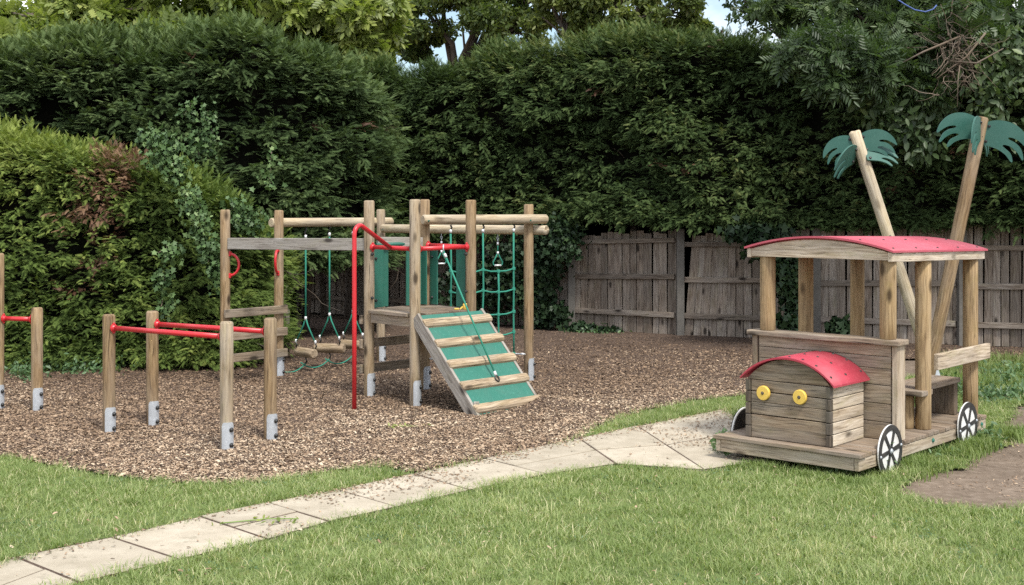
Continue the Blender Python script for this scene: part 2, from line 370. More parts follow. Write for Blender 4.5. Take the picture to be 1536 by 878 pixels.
REARSOIL = gpoly([(1040, 606), (1130, 588), (1240, 560), (1380, 540), (1700, 545), (1700, 505), (800, 495), (880, 520)])
LAWN_REAR = gnd(1400, 565)
LAWN = np.array([gnd(-420, 960)[:2], gnd(-330, 560)[:2], (-6.2, 14.6), (-5, 14.4), gnd(-160, 683)[:2]] + [tuple(p) for p in BARK[1:18]] +
                [gnd(1200, 575)[:2], gnd(1300, 570)[:2], gnd(1400, 565)[:2], gnd(1620, 560)[:2], gnd(1800, 900)[:2], (3.4, 4.6), (-3.4, 4.6)])
def hump(P):
    z = .012 + .022 * fbm(P, 1.6) + .012 * vnoise(P, 9)
    z += .07 * np.exp(-(((P[:, 0] - .30) / .30) ** 2 + ((P[:, 1] - 11.88) / .22) ** 2))   # chips heaped at the ramp foot
    return z
def sheet(name, test, x0, x1, y0, y1, step, hfun, mat):
    xs = np.arange(x0, x1, step); ys = np.arange(y0, y1, step); X, Y = np.meshgrid(xs, ys)
    P = np.c_[X.ravel(), Y.ravel()]; Z = hfun(P); n = len(xs)
    I, J = np.meshgrid(np.arange(n - 1), np.arange(len(ys) - 1)); a = (J * n + I).ravel()
    keep = test(P[a] + step / 2); a = a[keep]; q = np.c_[a, a + 1, a + n + 1, a + n]
    u, inv = np.unique(q, return_inverse=True)
    return np_obj(name, np.c_[P[u], Z[u]], inv.reshape(q.shape), np.zeros(len(u)), mat)
bed_o = tag(sheet('wood_chip_bed', lambda P: inside(P, BARK), -7, 8, 7.5, 21, .07, hump, M['bed']), kind='structure')
for p in bed_o.data.polygons: p.use_smooth = True
def lawn_h(P): return .008 + .03 * fbm(P, 1.1, 5) * np.clip((P[:, 1] < 60), 0, 1)
def lawn_test(P):
    Q = P + (np.c_[vnoise(P, 5, 3), vnoise(P, 5, 23)] - .5) * .22
    return inside(P, LAWN) & ~(inside(P, PATH) & inside(Q, PATH)) & ~inside(P + (np.c_[vnoise(P, 2.6, 3), vnoise(P, 2.6, 23)] - .5) * .42 + (Q - P), SOIL) & ~inside(P + (Q - P) * .5, BARK)
tag(sheet('lawn', lawn_test, -7, 8, 4.6, 16, .06, lawn_h, M['turf']), kind='structure')

slab = MB()
def slab_quad(a, b, c, d):                   # four ground corners
    g = .008; pts = [V((*p, 0)) for p in (a, b, c, d)]; ce = sum(pts, V()) / 4
    pts = [p + (ce - p).normalized() * g * 1.4 for p in pts]; h = .030 + random.uniform(-.003, .004)
    top = [p + V((0, 0, h)) for p in pts]; ch = [p + (ce - p).normalized() * .006 + V((0, 0, h + .004)) for p in pts]
    vs = pts + top + ch
    fs = [(0, 1, 5, 4), (1, 2, 6, 5), (2, 3, 7, 6), (3, 0, 4, 7), (4, 5, 9, 8), (5, 6, 10, 9), (6, 7, 11, 10), (7, 4, 8, 11), (8, 9, 10, 11)]
    slab.raw(vs, fs)
for i in range(len(UP) - 1):
    a, b, c, d = UPg[i], UPg[i + 1], LOg[i + 1], LOg[i]
    if i in (1, 2, 4, 6): slab_quad(a, b, c, d)
    else:
        k = .5 if i not in (8, 9) else .48
        m0, m1 = a + (d - a) * k, b + (c - b) * k
        slab_quad(a, b, m1, m0); slab_quad(m0, m1, c, d)
tag(slab.build('path', M['slab']), kind='structure')
tag(MB().raw([V((*p, .0305)) for p in UPg] + [V((*p, .0305)) for p in LOg], [(i, i + 1, len(UP) + i + 1, len(UP) + i) for i in range(len(UP) - 1)]).build('path_bedding', M['bed']), kind='structure')

# grass
def scatter(n, x0, x1, y0, y1): return np.c_[RNG.uniform(x0, x1, n), RNG.uniform(y0, y1, n)]
def blades(P, z, hgt, wdt, lean=.5, tint=None):
    n = len(P); a = RNG.uniform(0, 2 * np.pi, n); d = np.c_[np.cos(a), np.sin(a), np.zeros(n)]; sd_ = np.c_[-np.sin(a), np.cos(a), np.zeros(n)]
    ln = RNG.uniform(.1, 1, n)[:, None] * lean * hgt[:, None]; B = np.c_[P, z]; up = np.array([0, 0, 1.])
    m1 = B + up * hgt[:, None] * .55 + d * ln * .35; tp = B + up * hgt[:, None] * RNG.uniform(.75, 1, n)[:, None] + d * ln
    wv = sd_ * wdt[:, None] / 2
    vs = np.stack([B - wv, B + wv, m1 + wv * .8, m1 - wv * .8, tp + wv * .12, tp - wv * .12], 1).reshape(-1, 3)
    k = np.arange(n)[:, None] * 6; q = np.concatenate([k + [0, 1, 2, 3], k + [3, 2, 4, 5]], 0)
    return vs, q, np.repeat(tint, 6)
P = scatter(1250000, -6.4, 8.0, 5.6, 14.5)
P = P[(P[:, 1] < 11.5) | (RNG.random(len(P)) < .6)]
P = P[np.abs(P[:, 0]) < .58 * P[:, 1] + .8]
jit = P + RNG.normal(0, .045, P.shape)
P = P[lawn_test(jit)]
bare = fbm(P, 1.7, 31); worn = np.exp(-((P[:, 0] - .75) ** 2 + (P[:, 1] - 8.0) ** 2) / .02) + np.exp(-((P[:, 0] - 2.05) ** 2 + (P[:, 1] - 7.75) ** 2) / .03) + np.exp(-((P[:, 0] - 2.4) ** 2 + (P[:, 1] - 6.55) ** 2) / .03)
P = P[RNG.random(len(P)) < np.clip((bare - .22) * 4, .35, 1) * (1 - .6 * np.clip(worn, 0, 1))]
cl = .45 * fbm(P, 2.6, 11) + .55 * vnoise(P, 11, 5); n = len(P)
hgt = (.012 + .036 * RNG.random(n)) * (.35 + 1.35 * cl); tint = np.clip(.15 + .5 * RNG.random(n) + .5 * (fbm(P, 1.3, 3) - .5) + .35 * (cl - .5) + .65 * (RNG.random(n) < .10) + .05, 0, 1)
lng = RNG.random(n) < .012; hgt[lng] *= 1.9
tc_ = P[RNG.integers(0, n, 170)]; TP = np.repeat(tc_, 46, 0) + RNG.normal(0, .028, (170 * 46, 2)); TP = TP[lawn_test(TP)]; m_ = len(TP)
P = np.vstack([P, TP]); hgt = np.r_[hgt, RNG.uniform(.03, .075, m_)]; tint = np.r_[tint, np.clip(RNG.normal(.25, .16, m_), 0, 1)]; n = len(P)
tv = blades(P, lawn_h(P), hgt, RNG.uniform(.0026, .0044, n), 1.7, tint)
tag(np_obj('lawn_grass', *tv, M['grass']), 'short patchy green lawn grass on both sides of the slab path', 'grass', kind='stuff')

# long grass round the train and at the back right
TU, TV_ = V((math.cos(R(48.5)), math.sin(R(48.5)), 0)), V((-math.sin(R(48.5)), math.cos(R(48.5)), 0))
FR = V((2.312, 8.66, 0))
def tr(u, v, z=0): return FR + TU * u + TV_ * v + V((0, 0, z))
pts = []
for k in range(8000): pts.append(tr(random.uniform(.15, 2.5), random.gauss(-.10, .075))[:2])
for k in range(4000): pts.append(tr(random.gauss(-.07, .05), random.uniform(-.1, 1.3))[:2])
for k in range(2500): pts.append(tr(random.uniform(-.1, .5), 1.18 + random.gauss(0, .06))[:2])
for k in range(1500): pts.append((tr(2.4, -.12) + V((random.gauss(0, .14), random.gauss(0, .12), 0)))[:2])
for k in range(9000):
    q = gnd(random.uniform(1395, 1640), random.uniform(540, 585)); pts.append(q[:2])
P = np.array([tuple(p) for p in pts]); keep = ~inside(P, PATH); P = P[keep]; n = len(P)
ok = fbm(P, 2.6, 3) > .36; P = P[ok]; n = len(P)
uu = (P - np.array(FR[:2])) @ np.array(TU[:2]); short = np.where(uu < .1, .5, np.where(uu < 2.6, .72, 1))
tv = blades(P, np.zeros(n), short * RNG.uniform(.06, .17, n) * (.6 + .7 * fbm(P, 4, 9)), RNG.uniform(.004, .0075, n), .8, np.clip(RNG.normal(.32, .18, n), 0, 1))
tag(np_obj('long_grass', *tv, M['grass']), 'longer grass growing around the wooden train base and in front of the right fence', 'grass', kind='stuff')

# chips
def chips(P, z, L, tint):
    n = len(P); a = RNG.uniform(0, 2 * np.pi, n); ax = np.c_[np.cos(a), np.sin(a), RNG.normal(0, .28, n)]
    az = np.c_[RNG.normal(0, .38, n), RNG.normal(0, .38, n), np.ones(n)]
    tv = np.array([(-.5, -.16, 0), (-.42, .17, .0), (.1, .2, .10), (.5, .1, 0), (.42, -.15, 0), (.05, -.19, .09)])
    tq = np.array([(0, 1, 2, 5), (5, 2, 3, 4)])
    return (*stamp(tv, tq, np.c_[P, z], ax, az, L), np.repeat(tint, 6))
P = scatter(980000, -6, 7, 7.6, 19)
P = P[(RNG.random(len(P)) < np.clip(1.3 - (P[:, 1] - 8) / 8, .07, 1)) & (np.abs(P[:, 0]) < .43 * P[:, 1] + .5)]
P = P[inside(P + RNG.normal(0, .03, P.shape), BARK)]; n = len(P)
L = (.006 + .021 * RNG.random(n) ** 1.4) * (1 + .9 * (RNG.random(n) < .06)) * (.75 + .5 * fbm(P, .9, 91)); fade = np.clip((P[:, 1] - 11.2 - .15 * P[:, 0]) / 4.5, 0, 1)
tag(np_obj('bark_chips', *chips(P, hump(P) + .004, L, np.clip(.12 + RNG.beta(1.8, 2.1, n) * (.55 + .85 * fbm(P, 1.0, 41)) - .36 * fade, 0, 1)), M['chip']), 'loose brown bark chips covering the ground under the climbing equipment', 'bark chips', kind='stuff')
P = scatter(90000, -3.2, 3.4, 6.2, 12); dens = fbm(P, 2.2, 77)
eu = np.min(np.linalg.norm(P[:, None, :] - np.vstack([UPg[i] + (UPg[i + 1] - UPg[i]) * t for i in range(0, 10) for t in np.linspace(0, 1, 10)])[None], axis=2), axis=1)
keepp = inside(P, PATH) & (RNG.random(len(P)) < .015 + .85 * np.exp(-(eu / (.05 + .12 * fbm(P, 1.5, 61))) ** 2) * np.where(P[:, 0] > -1.3, 1, .55) + .30 * (dens > .56) * (P[:, 0] > -1.4))
P = P[keepp]; n = len(P)
tag(np_obj('scattered_chips', *chips(P, np.full(n, .039), RNG.uniform(.010, .03, n), RNG.beta(1.6, 2.4, n)), M['chip']), 'stray bark chips and litter scattered over the paving slabs', 'litter', kind='stuff')
P = np.c_[RNG.uniform(2.2, 5, 3200), RNG.uniform(7.8, 11, 3200)]; P = P[inside(P, SOIL) & (fbm(P, 3, 8) > .45)]
tag(np_obj('soil_litter', *chips(P, np.full(len(P), .006), RNG.uniform(.008, .025, len(P)), RNG.beta(1.5, 2, len(P))), M['chip']), 'scraps of dead leaf and bark on the bare soil patch', 'litter', kind='stuff')
# ------------------------------------------------------------------ fence
def fence():
    posts = [(-5.1, 22.7, 1.4), (-3.6, 21.75, 1.4), (-2.1, 20.8, 1.40), (-.62, 19.84, 1.40), (.862, 18.9, 1.42), (2.32, 17.98, 1.50), (4.05, 17.37, 1.53), (5.78, 16.76, 1.60), (7.5, 16.15, 1.62), (9.2, 15.55, 1.62)]
    t = thing('fence', (2.32, 17.98, 0), 'old silvered close board fence with three rails running along under the tall back hedge', 'fence')
    for i, (x, y, h) in enumerate(posts):
        MB().box((x, y - .05, h / 2), (.105, .11, h), None, .012, grain=2).build('fence_post', M['fence_post'], t)
    for i in range(len(posts) - 1):
        a, b = V((*posts[i][:2], 0)), V((*posts[i + 1][:2], 0)); d = (b - a).normalized(); L = (b - a).length; nn = V((d.y, -d.x, 0))
        ha, hb = posts[i][2] - .05, posts[i + 1][2] - .05
        m = MB(); s = .06; k = 0
        while s < L - .06:
            wd = random.uniform(.095, .135); c = a + d * (s + wd / 2) + nn * (.004 if k % 2 else .016); h = ha + (hb - ha) * s / L + random.uniform(-.035, .02)
            lean = random.gauss(0, .006)
            if i == 5 and s < .55: lean = -.09 * (1 - s / .7); h -= .05
            z = V((0, 0, 1)) - d * lean; z.normalize(); x = (d - z * d.dot(z)).normalized()
            m.box(c + z * (h / 2 + .03) , (wd - random.uniform(.003, .012), .014, h), (x, nn, z), .003, random.random() ** .8)
            s += wd; k += 1
        pn = m.build('board_panel', M['fence'], t)
        for hz, th in ((.30, .075), (.80, .075), (1.28, .065)):
            sl = (hb - ha) * .8 * hz / 1.4
            p0, p1 = a + d * .055 + nn * .045 + V((0, 0, hz + random.uniform(-.01, .01))), b - d * .055 + nn * .045 + V((0, 0, hz + sl + random.uniform(-.01, .01)))
            MB().bar(p0, p1, .035, th, V((0, 0, 1)), .006).build('fence_rail', M['fence'], t)
fence()

# ------------------------------------------------------------------ hedges
def twig(m, p, d, L, r, n=6, curl=.25, grav=0.0):
    pts = [V(p)]; d = V(d).normalized()
    for i in range(n):
        d = (d + V((random.gauss(0, curl), random.gauss(0, curl), random.gauss(0, curl) - grav))).normalized(); pts.append(pts[-1] + d * (L / n))
    m.tube(pts, [r * (1 - .75 * i / n) for i in range(n + 1)], 5); return pts
def hedge(label, base, tops, bots, mat, br=34, spr=11, size=.19, seed=1, amp=.75, dead=None, tintf=None, deep=1.0, stems=8, up=.12):
    rng = np.random.default_rng(seed); base = np.array(base, float); seg = np.linalg.norm(np.diff(base, axis=0), axis=1); cum = np.r_[0, np.cumsum(seg)]; Lt = cum[-1]
    fx = lambda s: np.interp(s, cum, base[:, 0]); fy = lambda s: np.interp(s, cum, base[:, 1])
    ftop = lambda s: np.interp(s, cum, tops); fbot = lambda s: np.interp(s, cum, bots)
    def surf(s, q, push=0.0, rr=.38, fine=1.0):        # q: metres up the face, over the shoulder and back along the top
        e = .25; tx, ty = fx(np.minimum(s + e, Lt)) - fx(np.maximum(s - e, 0)), fy(np.minimum(s + e, Lt)) - fy(np.maximum(s - e, 0))
        T = nrm(np.c_[tx, ty, 0 * tx]); N = np.c_[T[:, 1], -T[:, 0], 0 * tx]; N *= np.sign(-N[:, 1:2] + 1e-9)
        bo, to = fbot(s), ftop(s); Hf = to - bo - rr; th = np.clip((q - Hf) / rr, 0, np.pi / 2); fl = np.clip(q - Hf - rr * np.pi / 2, 0, None)
        P = np.c_[fx(s), fy(s), bo + np.minimum(q, Hf)] + N * (rr * (np.cos(th) - 1) - fl)[:, None] + np.c_[0 * s, 0 * s, rr * np.sin(th)]
        Nn = N * np.cos(th)[:, None] + np.c_[0 * s, 0 * s, np.sin(th)]
        D = (fbm(P * [1, 1, 1.35], .85, seed * 3.1) - .5) * amp * 1.5 + (vnoise(P * [1, 1, 1.7], 2.6, seed) - .5) * amp * .55 * fine
        return P + Nn * (D + push * (1 - .75 * np.clip(Nn[:, 2], 0, 1)))[:, None], Nn, T, D
    hm = float(np.mean(np.array(tops) - np.array(bots))) + 1.3; nb = int(Lt * hm * br)
    s = rng.uniform(0, Lt, nb); q = rng.uniform(-.15, 1, nb) * (ftop(s) - fbot(s) + .9); q = np.where(q < 0, -q * .3, q); xs = rng.random(nb) < .2; q = np.where(xs, ftop(s) - fbot(s) - .5 + rng.random(nb) * 1.0, q)
    P, Nn, T, D = surf(s, q)
    keep = rng.random(nb) < np.clip(.95 + D * 1.3, .25, 1); P, Nn, T, D, s = P[keep], Nn[keep], T[keep], D[keep], s[keep]; nb = len(P)
    d = nrm(Nn * .8 + T * rng.normal(0, .55, (nb, 1)) + np.array([0, 0, 1]) * (rng.normal(up, .28, (nb, 1)) + .5 * Nn[:, 2:3]))
    bl = rng.uniform(.16, .36, nb); P = P - Nn * .12
    k = spr; tt = (np.arange(k) + .5) / k
    pos = P[:, None, :] + d[:, None, :] * (bl[:, None] * tt[None, :])[..., None] + rng.normal(0, .03, (nb, k, 3))
    side = nrm(np.cross(d, np.array([0, 0, 1.0])) + 1e-6); sg = np.where(np.arange(k) % 2, 1, -1)
    ax = d[:, None, :] * (.6 + .5 * tt[None, :, None]) + side[:, None, :] * (sg[None, :] * (1 - tt[None, :] ** 2) * .9)[..., None] + rng.normal(0, .24, (nb, k, 3)); ax[..., 2] -= .02
    az = np.array([0, 0, .9]) + .28 * Nn[:, None, :] + rng.normal(0, .34, (nb, k, 3))
    sc = size * rng.uniform(.65, 1.25, (nb, k)) * (1.15 - .35 * tt[None, :])
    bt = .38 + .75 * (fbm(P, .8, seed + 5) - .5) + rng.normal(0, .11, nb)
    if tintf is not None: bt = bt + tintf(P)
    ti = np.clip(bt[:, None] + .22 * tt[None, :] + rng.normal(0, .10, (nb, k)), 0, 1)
    root = thing('hedge', (float(base[len(base) // 2, 0]), float(base[len(base) // 2, 1]), 0), label, 'hedge')
    mask = dead(P, rng) if dead else np.zeros(nb, bool)
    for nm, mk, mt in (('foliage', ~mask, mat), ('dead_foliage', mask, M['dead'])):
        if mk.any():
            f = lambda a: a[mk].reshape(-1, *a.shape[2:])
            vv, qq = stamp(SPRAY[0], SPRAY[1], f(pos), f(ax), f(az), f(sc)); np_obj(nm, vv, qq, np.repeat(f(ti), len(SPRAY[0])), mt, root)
    # closed mass for the dead wood inside, shade painted in as near-black
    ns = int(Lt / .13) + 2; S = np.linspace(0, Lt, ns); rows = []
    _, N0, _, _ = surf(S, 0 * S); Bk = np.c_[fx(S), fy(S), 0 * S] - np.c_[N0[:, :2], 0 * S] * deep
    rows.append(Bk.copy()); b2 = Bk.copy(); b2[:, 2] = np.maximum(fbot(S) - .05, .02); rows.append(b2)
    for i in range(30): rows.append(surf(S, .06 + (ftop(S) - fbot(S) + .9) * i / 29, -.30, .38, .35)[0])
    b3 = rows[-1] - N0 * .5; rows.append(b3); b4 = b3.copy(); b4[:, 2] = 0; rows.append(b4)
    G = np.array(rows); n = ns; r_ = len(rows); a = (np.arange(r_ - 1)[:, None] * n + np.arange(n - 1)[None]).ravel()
    np_obj('inner_shade_core', G.reshape(-1, 3), np.c_[a, a + 1, a + n + 1, a + n], np.zeros(n * r_), M['core'], root)
    for i in range(stems):
        m = MB(); ss = np.array([random.uniform(.1, Lt - .1)]); bx = float(fx(ss)[0]); by = float(fy(ss)[0]) + random.uniform(.25, deep * .8); h = float(fbot(ss)[0]) + .8
        m.tube([(bx, by, -.02), (bx + random.gauss(0, .05), by, h * .5), (bx + random.gauss(0, .12), by + .05, h)], [.06, .05, .035], 8)
        for _ in range(7): twig(m, (bx, by, random.uniform(.1, h)), (random.gauss(0, .8), -random.random(), random.gauss(0, .5)), random.uniform(.4, 1.0), .009, 7, .3)
        m.build('stem', M['bark'], root)
    return root, surf
def dead_patch(P, rng):
    r = np.zeros(len(P), bool)
    for px, py, rx, rz in ((150, 275, 40, 28), (130, 345, 34, 30), (128, 395, 26, 20), (95, 425, 40, 14), (122, 320, 26, 40), (165, 285, 22, 20)):
        c = at(px, py, 14.3); r |= ((P[:, 0] - c.x) / (rx * .0073)) ** 2 + ((P[:, 2] - c.z) / (rz * .0073)) ** 2 < 1
    return r & (rng.random(len(P)) < .62)
def brown_bits(P, rng): return (vnoise(P, 3.1, 5) > .90) & (rng.random(len(P)) < .6)
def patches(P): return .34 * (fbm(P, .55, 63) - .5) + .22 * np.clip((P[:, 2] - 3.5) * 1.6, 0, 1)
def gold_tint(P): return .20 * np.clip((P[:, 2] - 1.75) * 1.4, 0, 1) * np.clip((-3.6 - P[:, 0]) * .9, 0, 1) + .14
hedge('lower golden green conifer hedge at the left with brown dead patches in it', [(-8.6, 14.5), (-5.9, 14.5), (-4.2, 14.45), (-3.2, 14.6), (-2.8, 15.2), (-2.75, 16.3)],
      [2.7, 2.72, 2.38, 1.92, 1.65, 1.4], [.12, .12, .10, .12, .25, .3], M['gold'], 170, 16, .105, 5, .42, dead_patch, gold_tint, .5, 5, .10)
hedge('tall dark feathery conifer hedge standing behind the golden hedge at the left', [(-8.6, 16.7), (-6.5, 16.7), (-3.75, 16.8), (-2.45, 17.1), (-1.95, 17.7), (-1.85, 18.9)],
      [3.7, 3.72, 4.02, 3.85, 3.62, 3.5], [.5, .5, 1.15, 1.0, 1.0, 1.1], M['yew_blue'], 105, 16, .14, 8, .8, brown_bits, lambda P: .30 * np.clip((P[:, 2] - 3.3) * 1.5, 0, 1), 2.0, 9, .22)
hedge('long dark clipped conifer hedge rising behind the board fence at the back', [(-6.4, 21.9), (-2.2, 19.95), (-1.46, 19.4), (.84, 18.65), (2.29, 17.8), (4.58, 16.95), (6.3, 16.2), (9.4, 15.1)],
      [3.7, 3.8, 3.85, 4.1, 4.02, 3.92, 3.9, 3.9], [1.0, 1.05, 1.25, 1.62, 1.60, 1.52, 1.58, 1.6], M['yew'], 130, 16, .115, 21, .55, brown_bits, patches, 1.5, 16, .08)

# ------------------------------------------------------------------ leafy plants and trees
LEAF = {k: leaf_template(k) for k in ('oval', 'ivy')}; LEAF['feather'] = compound_template(); LEAF['ash'] = compound_template(5, .36, .62)
def leaves(name, pos, size, kind, mat, parent, rng, face=(0, -.3, .8), spread=.7, tint0=.5, hang=.25):
    n = len(pos); tv, tq = LEAF[kind]
    az = nrm(np.array(face) + rng.normal(0, spread, (n, 3))); ax = rng.normal(0, 1, (n, 3)); ax[:, 2] -= hang
    sc = size * rng.uniform(.6, 1.3, n); ti = np.clip(tint0 + .7 * (fbm(pos, 1.1, 13) - .5) + rng.normal(0, .17, n), 0, 1)
    vv, qq = stamp(tv, tq, pos, ax, az, sc); return np_obj(name, vv, qq, np.repeat(ti, len(tv)), mat, parent)
def tree(name, label, base, fork, blobs, nleaf, lsize, kind, mat, seed, sub=9, tint0=.5, trunk_r=.22, group=None):
    rng = np.random.default_rng(seed); t = thing(name, base, label, 'tree', group); m = MB(); b = V(base); f = V(fork)
    m.tube([b, b.lerp(f, .4) + V((.08, 0, 0)), b.lerp(f, .75), f], [trunk_r, trunk_r * .85, trunk_r * .75, trunk_r * .7], 10); m.build('trunk', M['bark'], t)
    pos = []; m = MB()
    for (c, r) in blobs:
        c = V(c); st = f.lerp(b, rng.uniform(0, .3)); mid = st.lerp(c, .5) + V((rng.normal(0, .15), rng.normal(0, .15), .25))
        m.tube([st, mid, c], [trunk_r * .45, trunk_r * .28, trunk_r * .12], 7)
        for k in range(sub):
            d = rng.normal(0, 1, 3); d /= np.linalg.norm(d); cc = np.array(c) + d * r * rng.uniform(.45, 1.0) * [1, 1, .85]; rr = r * rng.uniform(.26, .42)
            m.tube([mid.lerp(c, rng.uniform(.2, 1)), V(cc).lerp(c, .4) + V((0, 0, .05)), V(cc)], [trunk_r * .13, trunk_r * .09, trunk_r * .04], 5)
            n = int(nleaf * rng.uniform(.6, 1.3)); dd = nrm(rng.normal(0, 1, (n, 3))); pos.append(cc + dd * (rr * rng.random((n, 1)) ** .45) * [1.15, 1.15, .75])
    m.build('limbs', M['bark'], t); leaves('crown', np.vstack(pos), lsize, kind, mat, t, rng, tint0=tint0)
    return t
def blob(px, py, y, r): return (tuple(at(px, py, y)), r)
tree('broadleaf_tree', 'bright yellow green broadleaf tree rising above the left hedges', (-5.6, 25, 0), tuple(at(310, 60, 25)),
     [blob(px, py, y, r) for px, py, y, r in ((40, 20, 24.5, .95), (130, 45, 25, 1.0), (215, 10, 24, 1.1), (300, 50, 24.5, 1.0), (390, 15, 24, 1.1), (455, 55, 25, .95), (520, 25, 24.3, 1.0), (565, 60, 24.6, .6), (170, -50, 25, 1.2), (330, -60, 25, 1.2), (480, -40, 25, 1.0), (250, 80, 26, 1.0), (420, 85, 26, .9), (70, 70, 26, .9), (-60, 30, 25, 1.1), (540, 80, 25.5, .5))],
     150, .30, 'feather', M['walnut'], 5, 10, .55)
tree('broadleaf_tree', 'dark round crowned tree seen above the dip where the hedges meet', (-1.5, 34, 0), tuple(at(690, 95, 34)),
     [blob(px, py, y, r) for px, py, y, r in ((640, 20, 34, 1.0), (720, 25, 33, 1.1), (770, 45, 33.5, .85), (660, -40, 34, 1.2), (745, -30, 34, 1.2), (625, 65, 34.5, .6), (735, 75, 33.5, .6), (800, 0, 34, .8))],
     420, .14, 'oval', M['oak'], 6, 10, .42, .26)
tree('broadleaf_tree', 'mid green spreading tree with open branches above the middle of the back hedge', (2.6, 31, 0), tuple(at(870, 95, 31)),
     [blob(px, py, y, r) for px, py, y, r in ((835, 20, 31.5, .7), (900, 10, 31, .9), (960, 25, 30.5, .95), (1010, 15, 31, .85), (1035, 45, 31, .45), (930, 55, 30.5, .7), (985, 60, 31, .6), (870, 50, 32, .45), (850, -40, 32, 1.0), (950, -50, 31, 1.2), (1020, -45, 31, .8))],
     400, .14, 'oval', M['oak'], 9, 9, .62, .24)
tree('ash_tree', 'loose ash tree with feathery leaves hanging over the right end of the back hedge', (6.4, 17.6, 0), tuple(at(1430, 70, 17.4)),
     [blob(px, py, y, r) for px, py, y, r in ((1215, 85, 15.4, .30), (1262, 72, 15.5, .30), (1300, 95, 15.3, .34), (1252, 105, 15.3, .26), (1340, 60, 15.8, .5), (1290, 25, 16.4, .55), (1400, 30, 16.2, .6), (1465, 20, 15.5, .5), (1440, 60, 15.4, .30), (1510, 40, 16, .55), (1235, 25, 16.8, .38), (1345, -20, 16.5, .7), (1460, -40, 16.5, .8), (1180, 8, 17, .30), (1590, 60, 16, .7), (1395, 120, 15.4, .25))],
     46, .24, 'ash', M['ash'], 14, 8, .42, .14)
tree('broadleaf_tree', 'dense dark green tree filling the sky behind the ash at top right', (8.6, 23, 0), tuple(at(1430, 60, 23)),
     [blob(px, py, y, r) for px, py, y, r in ((1300, 20, 23, .75), (1370, 0, 23, 1.0), (1440, 30, 23, 1.0), (1510, 10, 23, 1.0), (1570, 50, 23, 1.0), (1330, 60, 23.5, .7), (1480, 75, 23, .8), (1540, 90, 23, .8), (1260, 45, 23.5, .4), (1400, 70, 23, .7))],
     190, .16, 'oval', M['oak'], 15, 8, .3, .2)
tree('broadleaf_tree', 'bare twigged branch tips with few leaves reaching into the sky gap', (5.0, 20.5, 0), tuple(at(1215, 75, 20.5)),
     [blob(px, py, y, r) for px, py, y, r in ((1110, 12, 20, .34), (1150, 28, 20.3, .30), (1195, 20, 20, .36), (1180, -10, 20, .4), (1225, 45, 20.3, .3), (1120, -25, 20, .4), (1165, 45, 20.5, .22))],
     34, .10, 'oval', M['ash'], 16, 8, .35, .07)

def ivy(label, spots, mat, size, seed, y0, stemn=3, kind='ivy'):
    rng = np.random.default_rng(seed); c0 = at(*spots[0][:2], y0); t = thing('ivy', (c0.x, c0.y, 0), label, 'ivy'); pos = []; m = MB()
    for px, py, rx, rz, n, y in spots:
        n = int(n * (1.15 if y0 < 15 else 1.8)); c = np.array(at(px, py, y)); k = y / FPX
        pos.append(c + np.c_[rng.normal(0, rx * k * .55, n), rng.normal(0, .07, n), rng.normal(0, rz * k * .55, n)])
    for s_ in spots: m = MB(); twig(m, at(s_[0] + random.uniform(-5, 5), s_[1] - s_[3] * .6, s_[5] + .03), (random.gauss(0, .35), 0, -1), s_[3] * s_[5] / FPX * 1.6, .006, 8, .22); m.build('vine_stem', M['twig'], t)
    pos = np.vstack(pos); pos = pos[pos[:, 2] > .02]
    leaves('ivy_leaves', pos, size, kind, mat, t, rng, (0.1, -.9, .45), .42, .5, .8); return t
ivy('pale green ivy trailing down over the edge of the golden hedge at the left',
    [(245, 225, 22, 26, 260, 14.1), (262, 255, 18, 20, 200, 14.05), (225, 205, 14, 10, 90, 14.3), (300, 215, 26, 22, 120, 15.7), (312, 180, 12, 22, 60, 15.7), (285, 165, 16, 16, 45, 15.8),
     (285, 300, 16, 20, 130, 14.0), (300, 335, 14, 22, 170, 14.0), (315, 375, 14, 24, 190, 14.0), (325, 410, 10, 20, 110, 14.0), (255, 380, 14, 18, 60, 13.95), (243, 420, 12, 20, 60, 13.95), (250, 455, 10, 16, 40, 13.95),
     (350, 320, 24, 20, 120, 14.6), (375, 330, 22, 22, 110, 14.8), (400, 270, 12, 18, 30, 15.6), (410, 240, 8, 20, 18, 15.7)], M['ivy'], .058, 3, 14.1)
ivy('dark ivy smothering the left end of the board fence behind the climbing net',
    [(830, 350, 34, 22, 420, 18.55), (815, 390, 26, 26, 420, 18.7), (800, 430, 26, 26, 420, 18.8), (810, 470, 22, 22, 300, 18.8), (845, 375, 20, 14, 160, 18.4), (770, 400, 34, 36, 420, 19.0), (730, 430, 40, 40, 420, 19.2), (690, 440, 30, 40, 240, 19.4), (840, 470, 14, 14, 80, 18.6), (870, 490, 18, 6, 80, 18.5), (905, 496, 24, 5, 90, 18.4)], M['ivy_dark'], .075, 4, 18.6)
ivy('ivy clump hanging on the fence and hedge behind the train cab', [(1150, 365, 26, 18, 260, 16.9), (1175, 400, 20, 30, 260, 16.9), (1185, 440, 14, 30, 160, 16.9), (1130, 350, 30, 12, 160, 17.0), (1185, 490, 16, 12, 90, 16.8), (1260, 490, 14, 10, 60, 16.6)], M['ivy_dark'], .10, 5, 16.9)
ivy('broad leaved climber growing over the hedge below the dead twigs at top right', [(1330, 160, 40, 24, 260, 15.5), (1360, 185, 30, 22, 200, 15.45), (1310, 135, 26, 18, 130, 15.5), (1400, 160, 40, 24, 150, 15.5), (1490, 120, 34, 40, 260, 15.2), (1515, 80, 26, 40, 180, 15.2), (1480, 190, 30, 26, 130, 15.2), (1380, 215, 26, 20, 90, 15.45)], M['ash'], .12, 6, 15.5, kind='oval')
